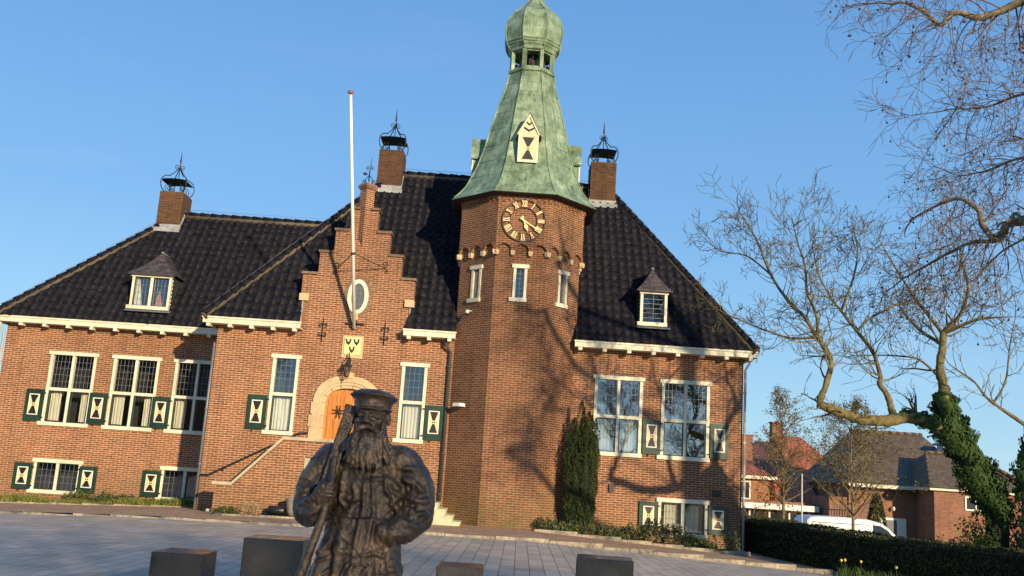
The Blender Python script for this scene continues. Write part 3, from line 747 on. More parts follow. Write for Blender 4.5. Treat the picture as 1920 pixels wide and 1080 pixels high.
# dormers ---------------------------------------------------------------
def dormer(x0,x1,yf,z0,z1,kind,zap,slope):
    M=MB(); depth=(z1-HZ)/slope
    yb=yf+(z1-z0)/slope+.15
    # slatted white cheeks
    n=8
    for xs in (x0+.02,x1-.02):
        M.box(xs-.02,xs+.02,yf+.1,yb,z0,z1,1)
        for i in range(n):
            z=z0+.04+(z1-z0-.06)*i/n; yy=yf+.1+(z-z0)/slope*0
            M.box(xs-.03,xs+.03,yf+.10,yf+.14+(z-z0)/slope+.12,z,z+.035,0)
    dm=M.build('dormer',[WHITE,BLACK],TH)
    T=Matrix.Translation((0,yf,0))
    if kind==2:
        f=window(T,x0,x1,z0+.06,z1-.06,'base',parent=dm,lint=.03,nm='dormer_window')
    else:
        f=window(T,x0,x1,z0+.06,z1-.06,'slit',parent=dm,lint=.03,nm='dormer_window')
    o=.13; cx=(x0+x1)/2; M=MB()
    a,b=(x0-o,yf-.16,z1+.02),(x1+o,yf-.16,z1+.02); c,d=(x1+o,yb+.35,z1+.02),(x0-o,yb+.35,z1+.02)
    yr=yf+.16+(x1-x0)*.35
    ap=(cx,yr,zap); ap2=(cx,yf+(zap-z0)/slope+.1,zap)
    mid=lambda p,q,t,k: tuple(p[i]+(q[i]-p[i])*t for i in range(2))+(p[2]+(q[2]-p[2])*(t-k*t*(1-t)),)
    # bell-cast slopes
    for (p,q,r1,r2) in ((a,b,ap,ap),(b,c,ap,ap2),(d,a,ap2,ap)):
        prev=(p,q)
        for t in (.2,.45,.72,1):
            cur=(mid(p,r1,t,.35),mid(q,r2,t,.35)); 
            if t==1: cur=(r1,r2)
            M.face([prev[0],prev[1],cur[1],cur[0]] if cur[0]!=cur[1] else [prev[0],prev[1],cur[1]]); prev=cur
    M.face([d,c,b,a]); M.box(x0-o,x1+o,yf-.165,yf-.14,z1-.02,z1+.018)
    M.build('dormer_roof',SLATE,dm)
    M=MB(); M.ellip(ap,(.06,.06,.05),8); M.tube([ap,ap2],.03,6); 
    M.face([(x0-.1,yf-.02,z0-.05),(x1+.1,yf-.02,z0-.05),(x1+.1,yf-.18,z0-.13),(x0-.1,yf-.18,z0-.13)]); M.build('lead_apron',PIPE,dm)
    return f
f=dormer(-11.33,-10.12,29.50,5.88,6.93,2,7.78,1.36)
M=MB(Matrix.Translation((0,29.50,0)))
for x0_,x1_,k in ((-11.24,-11.0,0),(-10.62,-10.36,1)):
    M.face([(x0_,.12,5.98),(x1_,.12,5.98),(x1_-.14,.13,6.5 if k else 6.8),(x0_+.02,.13,6.05 if k else 6.84)],k)
M.build('curtain',[CURT,ORC],f)
dormer(4.10,4.87,26.99,5.98,6.95,1,7.72,1.33)
# ---------------------------------------------------------------- tower
TX,TY=0.59,27.71
def oface(i,a,ap=None):          # i: 0 front, 1 front right, -1 front left, 2 right, -2 left ...
    th=R(-90+45*i); n=Vector((math.cos(th),math.sin(th),0)); t=Vector((-n.y,n.x,0))
    ap=ap if ap is not None else a*1.20711
    return Vector((TX,TY,0))+n*ap-t*a/2, t, n
M=MB(); a=1.42
for i in range(-3,5):
    o,t,n=oface(i,a)
    wall(M,o,t,n,a,-.5,8.0,[(a/2-.135,a/2+.135,6.31,7.17)] if abs(i)<2 else [],.16)
tw=M.build('tower_wall',BT,TH)
for i in (-1,0,1):
    o,t,n=oface(i,a); window(frame(o,t,n),a/2-.19,a/2+.19,6.31,7.17,'slit',parent=tw,lint=.05,nm='tower_window')
# upper stage on an arched corbel table
A2=1.475; M=MB(); Ms=MB()
for i in range(-3,5):
    o,t,n=oface(i,A2); M.T=frame(o,t,n)
    M.face([(0,0,7.9),(A2,0,7.9),(A2,0,9.36),(0,0,9.36)])
    wd=A2/3
    for k in range(3):
        u0=k*wd; hw=wd/2-.055; cx=u0+wd/2; zs=7.64; rise=.19; nn=10
        prev=(u0,zs)
        top=7.9
        pts=[(cx-hw*math.cos(math.pi*q/nn), zs+rise*math.sin(math.pi*q/nn)) for q in range(nn+1)]
        M.face([(u0,0,zs),(pts[0][0],0,zs),(pts[0][0],0,top),(u0,0,top)]); M.face([(pts[-1][0],0,zs),(u0+wd,0,zs),(u0+wd,0,top),(pts[-1][0],0,top)])
        M.face([(u0,0,zs),(u0,.06,zs),(pts[0][0],.06,zs),(pts[0][0],0,zs)]); M.face([(pts[-1][0],0,zs),(pts[-1][0],.06,zs),(u0+wd,.06,zs),(u0+wd,0,zs)])
        for p,q in zip(pts,pts[1:]):
            M.face([(p[0],0,p[1]),(q[0],0,q[1]),(q[0],0,top),(p[0],0,top)]); M.face([(p[0],0,p[1]),(p[0],.07,p[1]),(q[0],.07,q[1]),(q[0],0,q[1])])
        # proud brick arch
        for p,q in zip(pts,pts[1:]):
            s1,s2=[(cx+(x-cx)*1.24,zs+(z-zs)*1.33) for x,z in (p,q)]
            M.face([(p[0],-.022,p[1]),(q[0],-.022,q[1]),(s2[0],-.022,s2[1]),(s1[0],-.022,s1[1])]); M.face([(s1[0],-.022,s1[1]),(s2[0],-.022,s2[1]),(s2[0],0,s2[1]),(s1[0],0,s1[1])]); M.face([(p[0],0,p[1]),(q[0],0,q[1]),(q[0],-.022,q[1]),(p[0],-.022,p[1])])
    Ms.T=frame(o,t,n)
    for k in range(4):
        u=k*wd; h_=.06 if 0<k<3 else .075
        Ms.prism([(u-h_,7.640),(u-h_,7.56),(u-h_*.6,7.50),(u+h_*.6,7.50),(u+h_,7.56),(u+h_,7.640)],-.035,.075)
    # brick frieze below the copper eave
    M.box(-.01,A2+.01,-.03,.01,9.13,9.19)
    M.box(-.02,A2+.02,-.07,.01,9.26,9.36)
    nb=9
    for k in range(nb):
        u=(k+.5)*A2/nb; M.box(u-.04,u+.04,-.055,.01,9.19,9.26); M.box(u-.03+.08,u+.03+.08,-.03,.01,9.06,9.13)
up_=M.build('tower_head',BT,TH); parts(Ms,'corbel_stone',SAND,up_)
# clock
T=frame(*oface(0,A2)); T=T@Matrix.Translation((A2/2,0,8.50))
M=MB(T); ring(M,0,0,.585,.585,.615,.615,-.055,-.03,n=48); ring(M,0,0,.375,.375,.392,.392,-.055,-.03,n=40)
for k in range(8):
    an=k*math.pi/4+.2; M.tube([(.60*math.cos(an),-.03,.60*math.sin(an)),(.60*math.cos(an),.01,.60*math.sin(an))],.012,5)
ck=M.build('clock',IRON,up_)
M=MB(T)
def stroke(M,T0,x0,z0,x1,z1,w_,y=-.07):
    d=Vector((x1-x0,z1-z0)); d.normalize(); p=Vector((-d.y,d.x))*w_/2
    q=[(x0-p.x,z0-p.y),(x1-p.x,z1-p.y),(x1+p.x,z1+p.y),(x0+p.x,z0+p.y)]
    old=M.T; M.T=old@T0; M.prism(q,y,y+.02); M.T=old
NUM=['XII','I','II','III','IIII','V','VI','VII','VIII','IX','X','XI']
for k,s_ in enumerate(NUM):
    an=-R(30*k); T0=Matrix.Rotation(-an,4,'Y')@Matrix.Translation((0,0,.485))
    wds={'I':.036,'V':.075,'X':.075}; tot=sum(wds[c] for c in s_); x=-tot/2; h_=.085
    for c in s_:
        w_=wds[c]; xc=x+w_/2
        if c=='I': stroke(M,T0,xc,-h_,xc,h_,.022)
        elif c=='V': stroke(M,T0,x+.008,h_,xc,-h_,.024); stroke(M,T0,x+w_-.008,h_,xc,-h_,.012,-.068)
        else: stroke(M,T0,x+.006,h_,x+w_-.006,-h_,.024); stroke(M,T0,x+w_-.006,h_,x+.006,-h_,.012,-.068)
        x+=w_
    for z in (-h_,h_): stroke(M,T0,-tot/2-.004,z,tot/2+.004,z,.010,-.066)
M.build('numerals',GOLD,ck)
def hand(an,L,wd,tail,nm):
    M=MB(T@Matrix.Rotation(R(an),4,'Y')); y=-.09
    if nm=='minute_hand': M.prism([(-wd*.35,-tail),(wd*.35,-tail),(wd*.6,0),(wd*.35,L*.7),(wd*1.0,L*.78),(0,L),(-wd*1.0,L*.78),(-wd*.35,L*.7),(-wd*.6,0)],y,y+.012)
    else: M.prism([(-wd*.35,-tail),(wd*.35,-tail),(wd*.5,L*.35),(wd*1.6,L*.55),(wd*1.0,L*.7),(0,L),(-wd*1.0,L*.7),(-wd*1.6,L*.55),(-wd*.5,L*.35)],y+.014,y+.026)
    M.ellip((0,y,-tail),(.035,.012,.035),10); M.build(nm,GOLD,ck)
hand(121,.52,.035,.09,'minute_hand'); hand(157,.34,.04,.10,'hour_hand')
# copper spire
SECT=[(4.20,9.24),(4.14,9.285),(4.07,9.31),(3.72,9.50),(3.39,9.74),(2.86,10.38),(2.52,10.98),(2.25,11.6),(1.93,12.26),(1.53,12.99),(1.355,13.46),(1.34,13.47)]
def lathe8(M,sect,mat=0,z0=0):
    M.lathe([(w_/2*1.0824,z) for w_,z in sect],(TX,TY,z0),8,mat,False,.5)
M=MB(); lathe8(M,SECT)
spi=M.build('spire',COPPER,TH)
M=MB(); lathe8(M,[(3.3,9.18),(4.16,9.225),(4.16,9.236)]); M.build('eave_soffit',mat('dark soffit',(.035,.026,.02),.8),spi)
def wat(z,S=SECT):
    for (a_,b_),(c_,d_) in zip(S[2:],S[3:]):
        if b_<=z<=d_: return a_+(c_-a_)*(z-b_)/(d_-b_)
    return S[-1][0]
M=MB()
def corner(w_,z,k): r=w_/2*1.0824; an=2*math.pi*(k+.5)/8; return Vector((TX+r*math.cos(an),TY+r*math.sin(an),z))
for k in range(8):
    M.tube([corner(w_+.01,z,k) for w_,z in SECT[2:]],.026,6)
    for z in (9.97,10.48,11.0,11.55,12.1,12.62,13.1):
        M.tube([corner(wat(z)+.004,z,k),corner(wat(z)+.004,z,k+1)],.009,4)
    M.tube([corner(4.12,9.265,k),corner(4.12,9.265,k+1)],.022,6)
    zz=[(9.31,9.97),(10.48,11.0),(11.55,12.1)]
    # alternating vertical standing seams
    for z0,z1 in zz[:1]:
        p0=(corner(wat(z0)+.006,z0,k)+corner(wat(z0)+.006,z0,k+1))/2; p1=(corner(wat(9.6)+.006,9.6,k)+corner(wat(9.6)+.006,9.6,k+1))/2; p2=(corner(wat(z1)+.006,z1,k)+corner(wat(z1)+.006,z1,k+1))/2
        M.tube([p0,p1,p2],.008,4)
M.build('standing_seams',COPPER,spi)
M=MB(); lathe8(M,[(1.30,13.46),(1.42,13.50),(1.42,13.58),(1.30,13.60)])
bel=M.build('belfry',COPPER,TH)
M=MB()
for k in range(8):
    p=corner(1.22,0,k); M.T=Matrix.Translation((p.x,p.y,0))@Matrix.Rotation(2*math.pi*(k+.5)/8,4,'Z'); M.box(-.06,.05,-.055,.055,13.58,14.20)
    M.T=frame(*oface(k-3,.505,.60)); M.box(.0,.505,-.01,.05,13.56,13.68); M.box(.0,.505,-.01,.05,14.16,14.24)
M.T=None; parts(M,'belfry_post',COPPER,bel)
M=MB(); lathe8(M,[(.5,13.6),(.5,14.3)]); M.build('belfry_dark_fill',BLACK,bel)  # black mass added so the open belfry looks dark inside
for k in range(8):
    an=R(-90+45*k); c=(TX+.47*math.cos(an),TY+.47*math.sin(an),13.71)
    M=MB(); sc=1.15 if k%2==0 else .9
    M.lathe([(.105*sc,0),(.10*sc,.02),(.075*sc,.07),(.062*sc,.14),(.055*sc,.19),(.03*sc,.22),(.012,.235),(.012,.36)],c,14)
    M.build('bell',BRONZE,bel)
ON=[(1.30,14.20),(1.36,14.22),(1.40,14.30),(1.50,14.36),(1.64,14.52),(1.72,14.78),(1.71,15.02),(1.60,15.27),(1.40,15.46),(1.12,15.62),(.86,15.75),(.60,15.92),(.40,16.10),(.26,16.32),(.18,16.6),(.14,16.9),(.05,17.3)]
M=MB(); lathe8(M,ON); 
oni=M.build('onion_dome',COPPER,TH)
M=MB()
for k in range(8): M.tube([corner(w_+.01,z,k) for w_,z in ON[2:-1]],.02,6)
for z,w_ in ((14.42,1.565),(14.5,1.63)):
    for k in range(8): M.tube([corner(w_,z,k),corner(w_,z,k+1)],.016,4)
for k in range(8): M.tube([corner(1.395,15.465,k),corner(1.395,15.465,k+1)],.009,4)
M.build('dome_rib',COPPER,oni)
M=MB(); M.lathe([(.05,17.2),(.12,17.32),(.12,17.42),(.03,17.55),(.02,18.6)],(TX,TY,0),12); M.ellip((TX,TY,17.9),(.09,.09,.09),10); M.build('finial',GOLD,oni)
for i in (0,2,-2,4):
    th=R(-90+45*i); n=Vector((math.cos(th),math.sin(th),0)); t=Vector((-n.y,n.x,0))
    T=frame(Vector((TX,TY,0))+n*(1.53 if i==0 else 1.60),t,n)
    if i: T=T@Matrix.Translation((0,0,-.34))
    M=MB(T)
    M.box(-.27,.27,.02,.95,10.32,11.12,0); M.prism([(-.27,11.12),(.27,11.12),(0,11.60)],.02,.8,0)
    d=M.build('spire_dormer',COPPER,spi)
    M=MB(T); fr=.045
    M.box(-.29,.29,-.02,.018,10.30,10.36,0); M.box(-.29,-.245,-.02,.018,10.36,11.14,0); M.box(.245,.29,-.02,.018,10.36,11.14,0); M.box(-.245,.245,-.02,.018,11.09,11.14,0)
    M.box(-.245,.245,-.012,.016,10.36,11.09,1)
    # pediment boards
    M.prism([(-.33,11.14),(.33,11.14),(0,11.73)][::-1],-.008,.016,1)
    for sx in (-1,1):
        q=[(sx*.35,11.11),(0,11.76),(0,11.67),(sx*.28,11.13)]; M.prism(q if sx<0 else q[::-1],-.05,.04,0)
    cz=10.72
    for sg in (1,-1):
        q=[(-.17,cz+sg*.33),(.17,cz+sg*.33),(.028,cz+sg*.05),(-.028,cz+sg*.05)]; M.prism(q if sg<0 else q[::-1],-.022,-.013,2)
    for sx in (-1,1): M.prism([(sx*.05,cz),(sx*.025,cz+.025),(sx*.004,cz),(sx*.025,cz-.025)],-.022,-.013,2)
    for z in (11.22,11.40):
        hw=.15 if z<11.3 else .09
        for sx in (-1,1):
            q=[(0,z-.0),(sx*hw,z+.085),(sx*hw,z+.15),(0,z+.065)]; M.prism(q if sx>0 else q[::-1],-.018,-.009,2)
    M.build('painted_shutter',[CREAM,SHUTCREAM,BLACK],d)
    M=MB(T)
    for sx in (-1,1):
        q=[(sx*.37,11.07,-.04),(0,11.85,-.04)]
        M.face([(sx*.37,-.06,11.07),(0,-.06,11.79),(0,.9,11.79),(sx*.37,.9,11.07)]); M.face([(sx*.37,-.06,11.045),(0,-.06,11.765),(0,.9,11.765),(sx*.37,.9,11.045)])
    M.build('dormer_hood',COPPER,d)
# cameras and flood light on the tower's left face
o,t,n=oface(-1,a:=1.42); T=frame(o,t,n)
M=MB(T@Matrix.Translation((.62,0,5.90))); M.tube([(0,0,.06),(0,-.16,.06)],.02,6); M.lathe([(.055,0),(.06,.05),(.05,.09),(.01,.11)],(0,-.18,-.03),12); M.ellip((0,-.18,-.04),(.05,.05,.05),10,1)
M.build('security_camera',[WHITE,BLACK],TH)
M=MB(T@Matrix.Translation((.58,0,3.31))); M.tube([(0,0,0),(0,-.10,0)],.025,6); M.prism([(-.14,-.03),(.14,-.03),(.12,.06),(-.12,.06)],-.32,-.10); M.build('flood_light',WHITE,TH)

# ---------------------------------------------------------------- entrance
def arch(hw,zs,rise,p=2.3,n=22):
    pts=[]
    for i in range(n+1):
        t=math.pi*i/n; c,s_=math.cos(t),math.sin(t)
        pts.append((-math.copysign(abs(c)**(2/p),c)*hw, zs+rise*abs(s_)**(2/p)))
    return pts
def archring(M,cx,ain,aout,zb,y0,y1):
    I=[(ain[0][0],zb)]+ain+[(ain[-1][0],zb)]; O=[(aout[0][0],zb)]+aout+[(aout[-1][0],zb)]
    for a_,b_,c_,d_ in zip(I,I[1:],O[1:],O):
        M.face([(cx+a_[0],y0,a_[1]),(cx+d_[0],y0,d_[1]),(cx+c_[0],y0,c_[1]),(cx+b_[0],y0,b_[1])][::-1])
        M.face([(cx+a_[0],y0,a_[1]),(cx+b_[0],y0,b_[1]),(cx+b_[0],y1,b_[1]),(cx+a_[0],y1,a_[1])][::-1])
        M.face([(cx+d_[0],y0,d_[1]),(cx+c_[0],y0,c_[1]),(cx+c_[0],y1,c_[1]),(cx+d_[0],y1,d_[1])])
DX=-3.98
inn=arch(.61,3.12,.50); 
M=MB(); archring(M,DX,inn,arch(.70,3.12,.585),2.1,26.99,27.22); archring(M,DX,arch(.70,3.12,.585),arch(.78,3.12,.66),2.1,26.955,27.1); archring(M,DX,arch(.78,3.12,.66),arch(.95,3.12,.84),2.1,26.925,27.02)
for z,wd in ((2.15,.99),(2.5,1.03),(2.86,.99)):
    for s_ in (-1,1):
        x0_,x1_=sorted((DX+s_*.94,DX+s_*wd)); M.box(x0_,x1_,26.93,27.02,z,z+.33)
M.prism([(DX-.09,3.90),(DX+.09,3.90),(DX+.12,4.06),(DX-.12,4.06)][::-1],26.90,27.0)
ds=M.build('door_surround',SAND,TH)
M=MB()
for k in range(3,20,3):
    ai=arch(.60,3.12,.49)[k]; ao=arch(.955,3.12,.845)[k]
    M.tube([(DX+ai[0],26.985,ai[1]),(DX+ao[0]*.80,26.95,3.12+(ao[1]-3.12)*.80),(DX+ao[0],26.925,ao[1])],.006,4)
for z in (2.5,2.83,3.19):
    for s_ in (-1,1): M.tube([(DX+s_*.61,26.985,z),(DX+s_*.98,26.925,z)],.006,4)
M.build('stone_joint',mat('dark joint',(.20,.14,.08),.9),ds)
M=MB(); dpoly=[(DX-.61,2.1)]+[(DX+x,z) for x,z in inn]+[(DX+.61,2.1)]
M.prism(dpoly[::-1],27.14,27.19)
dr=M.build('door',WOOD,TH)
M=MB()
for k in range(-5,6): 
    if k: M.box(DX+k*.11-.004,DX+k*.11+.004,27.132,27.142,2.16,3.12+.44*math.sqrt(max(0,1-(k*.11/.61)**2)))
M.build('plank_groove',mat('groove',(.10,.03,.006),.7),dr)
M=MB(); gx_,gz=DX-.24,2.96
for k in range(4):
    for off in (-.04,.04):
        an=k*math.pi/2; c,s_=math.cos(an),math.sin(an)
        M.tube([(gx_+c*.0-s_*off,27.10,gz+s_*.0+c*off),(gx_+c*.13-s_*off,27.09,gz+s_*.13+c*off),(gx_+c*.17-s_*off*1.4,27.11,gz+s_*.17+c*off*1.4)],.014,5)
M.ellip((gx_,27.10,gz),(.07,.02,.07),10)
M.build('door_grille',IRON,dr)
M=MB(); M.tube([(DX+.08,27.1,2.95),(DX+.08,27.06,2.95),(DX+.08,27.06,2.75),(DX+.08,27.1,2.75)],.014,6); M.build('door_handle',IRON,dr)
# lantern
M=MB(); lx,lyy=-4.02,26.62
M.box(lx-.035,lx+.035,26.97,26.99,4.12,4.55); M.tube([(lx,26.98,4.45),(lx,26.8,4.50),(lx,lyy,4.42),(lx,lyy,4.34)],.014,5); spiral(M,(lx,26.88,4.33),.09,.02,1.4,1.3,Vector((0,1,0)),Vector((0,0,1)),.011); spiral(M,(lx,26.78,4.56),.06,.015,1.3,-1.3,Vector((0,1,0)),Vector((0,0,1)),.01)
M.tube([(lx,26.98,4.5),(lx,26.96,4.68)],[.015,.004],5)
M.lathe([(.13,4.205),(.14,4.195),(.12,4.225),(.06,4.28),(.05,4.33),(.015,4.37)],(lx,lyy,0),6,0,False); M.lathe([(.055,3.90),(.06,3.93)],(lx,lyy,0),6); M.tube([(lx,lyy,3.91),(lx,lyy,3.80)],[.02,.005],6)
for k in range(6):
    an=k*math.pi/3; M.tube([(lx+.112*math.cos(an),lyy+.112*math.sin(an),4.20),(lx+.058*math.cos(an),lyy+.058*math.sin(an),3.92)],.007,4)
ln=M.build('wall_lantern',IRON,TH)
M=MB(); M.lathe([(.055,3.93),(.105,4.19)],(lx,lyy,0),6,0,False); M.build('lantern_glass',LANTG,ln)
# crest
M=MB(); M.box(-4.27,-3.68,26.955,26.99,4.47,5.10); cr=M.build('coat_of_arms',SAND,TH)
M=MB(); sx0,sx1=-4.21,-3.74; M.prism([(sx0,5.05),(sx0,4.60),(sx0+.03,4.56),(-4.02,4.55),(-3.975,4.50),(-3.93,4.55),(sx1-.03,4.56),(sx1,4.60),(sx1,5.05)],26.925,26.954); M.build('shield',mat('yellow shield',(.74,.62,.27),.5),cr)
RO=[(-.55,.50),(-.38,.58),(-.30,.35),(-.22,.08),(-.02,-.02),(.14,.12),(.14,.42),(.28,.60),(.52,.55),(.40,.36),(.42,.02),(.24,-.30),(.10,-.40),(.12,-.58),(-.06,-.58),(-.06,-.42),(-.28,-.36),(-.46,-.06),(-.50,.24),(-.66,.34)]
M=MB()
for cx,cz in ((-4.095,4.92),(-3.865,4.92),(-3.98,4.70)): M.prism([(cx+x*.155,cz+z*.160) for x,z in RO][::-1],26.912,26.924)
M.build('rooster_charge',BLACK,cr)
# wall anchors
for ax_ in (-4.86,-3.11):
    M=MB(); M.tube([(ax_,26.95,4.88),(ax_,26.95,5.0),(ax_,26.95,5.4),(ax_,26.95,5.58)],[.006,.016,.016,.004],6)
    for sx in (-1,1):
        for z,a0,tu in ((5.36,-1.6,.8),(5.08,1.6,-.8)):
            spiral(M,(ax_+sx*.06,26.95,z),.06,.02,tu,a0 if z>5.2 else a0,Vector((sx,0,0)),Vector((0,0,1)),.012)
    M.tube([(ax_,26.95,5.2),(ax_,27.0,5.2)],.02,5); M.build('wall_anchor',IRON,TH)
# flagpole
M=MB(); P0=Vector((-3.97,26.86,5.32)); P1=Vector((-4.18,23.77,11.04)); 
M.tube([P0,P0.lerp(P1,.5),P1],[.05,.045,.032],12)
fp=M.build('flagpole',POLE,TH)
M=MB(); d=(P1-P0).normalized(); M.tube([P1-d*.01,P1+d*.015,P1+d*.06,P1+d*.085],[.03,.085,.085,.02],12); M.build('flagpole_cap',mat('copper brown cap',(.25,.10,.07),.5),fp)
M=MB(); J=P0.lerp(P1,.335); M.tube([J-d*.03,J+d*.03],.06,12)
for wx,wz in ((-4.66,6.98),(-3.25,7.10)):
    M.tube([J,(wx,26.98,wz)],.014,6)
    sx=-1 if wx<C else 1
    spiral(M,(wx-sx*.02,26.97,wz+.13),.09,.02,1.2,-1.5,Vector((sx,0,0)),Vector((0,0,1)),.012); spiral(M,(wx+sx*.02,26.97,wz-.10),.06,.02,1.1,1.5,Vector((-sx,0,0)),Vector((0,0,1)),.010)
M.build('stay_rod',IRON,fp)
M=MB(); M.box(-4.22,-3.72,26.90,26.99,5.43,5.47); M.box(-4.03,-3.91,26.78,26.95,5.38,5.52); M.build('pole_bracket',IRON,fp)
M=MB(); M.prism([(-4.03,5.55),(-3.91,5.55),(-3.90,5.72),(-4.04,5.72)][::-1],26.93,26.99); M.build('corbel_stone',SAND,fp)
# finial on the gable
M=MB(); fx,fy,fz=C,27.06,9.58
M.tube([(fx,fy,fz+.1),(fx,fy,fz+.42),(fx+.02,fy,fz+.5),(fx+.02,fy,fz+.86)],[.02,.022,.014,.004],6)
for sx in (-1,1):
    M.tube([(fx,fy,fz+.3),(fx+sx*.08,fy,fz+.2),(fx+sx*.14,fy,fz+.0)],.012,5); spiral(M,(fx+sx*.15,fy,fz+.07),.08,.02,1.3,1.2,Vector((sx,0,0)),Vector((0,0,1)),.012)
    spiral(M,(fx+sx*.05,fy,fz+.52),.055,.015,1.2,-1.4,Vector((sx,0,0)),Vector((0,0,1)),.011)
M.ellip((fx-.12,fy,fz+.33),(.07,.03,.045),8)
M.build('gable_finial',IRON,gb)
# drain pipes
def pipe(name,pts,r,m,clz=()):
    M=MB(); M.tube(pts,r,10)
    for z in clz:
        for p,q in zip(pts,pts[1:]):
            if min(p[2],q[2])<=z<=max(p[2],q[2]): t_=(z-p[2])/(q[2]-p[2]); c=Vector(p).lerp(Vector(q),t_); M.tube([c-Vector((0,0,.03)),c+Vector((0,0,.03))],r*1.3,10); M.box(c.x-.02,c.x+.02,c.y,c.y+.12,z-.015,z+.015)
    return M.build(name,m,TH)
pipe('drain_pipe',[(-7.93,29.30,5.15),(-7.93,29.30,4.98),(-7.90,27.35,4.75),(-7.87,27.10,4.65),(-7.87,27.08,.05)],.042,PIPE,(4.2,2.8,1.3))
pipe('drain_pipe',[(-1.36,26.78,5.16),(-1.36,26.78,5.02),(-1.22,26.90,4.82),(-1.22,26.90,.5)],.045,DARKPIPE,(4.4,3.2,2.0,.9))
pipe('drain_pipe',[(7.22,26.8,5.16),(7.22,26.8,5.02),(7.14,26.93,4.85),(7.14,26.93,-.35)],.038,PIPEW,(4.2,2.8,1.3))
pipe('drain_pipe',[(-15.05,29.3,5.15),(-15.05,29.3,5.05),(-15.02,29.55,4.85),(-15.02,29.55,-.4)],.038,PIPEW,(4,2.5))
# small wall grilles
M=MB(); M.box(6.28,6.52,26.965,26.99,1.30,1.46); M.build('air_brick',BLACK,TH)
M=MB(); M.box(3.42,3.56,26.93,26.99,1.25,1.45); M.build('wall_box',DARKPIPE,TH)
# ---------------------------------------------------------------- stair
ST=empty('entrance_stair',(-4,26.2,0),'double entrance stair with brick parapet and sloping stone coping before the orange door','stair')
M=MB(); M.prism([(-6.97,-.3),(-6.97,.82),(-6.52,.82),(-5.30,2.06),(-2.95,2.06),(-2.95,-.3)][::-1],25.50,25.74); M.build('parapet',BR,ST)
M=MB()
def slab(x0,z0,x1,z1,th=.075):
    M.prism([(x0,z0),(x0,z0+th),(x1,z1+th),(x1,z1)][::-1],25.455,25.785)
slab(-7.03,.822,-6.54,.822,.08); slab(-6.535,.824,-5.31,2.07,.095); slab(-5.305,2.063,-2.92,2.063,.085)
M.build('coping',COPE,ST)
M=MB(); M.box(-7.0,-6.96,25.49,25.52,.4,.8); 
M=MB(); M.box(-5.2,-2.95,25.742,26.99,-.3,1.98)
for k in range(12):
    zt=1.98-.15*(k+1)
    if zt>.02: M.box(-5.2-.165*(k+1),-5.2-.165*k,25.742,26.99,-.3,zt)
lf=M.build('left_flight',STEPS,ST)
M=MB()
for k in range(12):
    zt=2.03-.148*(k+1)
    x=-2.98+.199*k
    M.box(x,x+.199,25.48,26.99,-.4,zt-.04); M.box(x-.0,x+.222,25.462,26.985,zt-.04,zt)
M.build('right_flight',STEPS,ST)
M=MB(); M.box(-4.72,-4.40,25.465,25.499,1.15,1.62); M.build('plaque',COPE,ST)
M=MB(); rp=[(-7.75,26.90,1.02),(-7.55,26.90,1.03),(-6.4,26.90,1.66),(-5.25,26.90,2.28),(-4.98,26.90,2.33)]
M.tube(rp,.026,8)
for x,z in ((-7.2,1.22),(-5.95,1.90)): M.tube([(x,26.99,z-.05),(x,26.93,z-.05),(x,26.90,z)],.012,5); M.ellip((x,26.97,z-.05),(.03,.03,.03),8)
M.build('handrail',IRON,ST)
# ---------------------------------------------------------------- bronze statue
ST2=empty('bronze_statue',(-.62,5.2,0),'dark bronze statue of a bearded man in peaked cap and long coat holding a tool','statue')
def bake(M,name,mt,parent,vox,smooth=2,disp=0.0,dscale=.05,disp2=0,d2=.02):
    ob=M.build(name+'_raw',mt,None)
    r=ob.modifiers.new('r','REMESH'); r.mode='VOXEL'; r.voxel_size=vox; r.use_smooth_shade=True
    if smooth: s_=ob.modifiers.new('s','SMOOTH'); s_.iterations=smooth; s_.factor=.5
    for dd,ds in ((disp,dscale),(disp2,d2)):
        if dd:
            tx=bpy.data.textures.new('t','CLOUDS'); tx.noise_scale=ds; tx.noise_depth=3
            d_=ob.modifiers.new('d','DISPLACE'); d_.texture=tx; d_.strength=dd; d_.mid_level=.5; d_.texture_coords='GLOBAL'
    dg=bpy.context.evaluated_depsgraph_get(); dg.update()
    me=bpy.data.meshes.new_from_object(ob.evaluated_get(dg)); me.name=name
    bpy.data.objects.remove(ob)
    o2=bpy.data.objects.new(name,me); COL.objects.link(o2)
    if parent is not None:
        pw=WP[parent.name]; me.transform(Matrix.Translation(-pw)); o2.parent=parent; WP[o2.name]=pw
    if not me.materials: me.materials.append(mt)
    me.polygons.foreach_set('use_smooth',[True]*len(me.polygons))
    return o2
sx_=-.62; Y0=5.2; rs=random.Random(11)
def el(M,x,y,z,a,b,c,rz=0,rx=0,ry=0):
    M.ellip((x,y,z),(a,b,c),18,0,(Matrix.Rotation(rz,3,'Z')@Matrix.Rotation(ry,3,'Y')@Matrix.Rotation(rx,3,'X')))
M=MB()
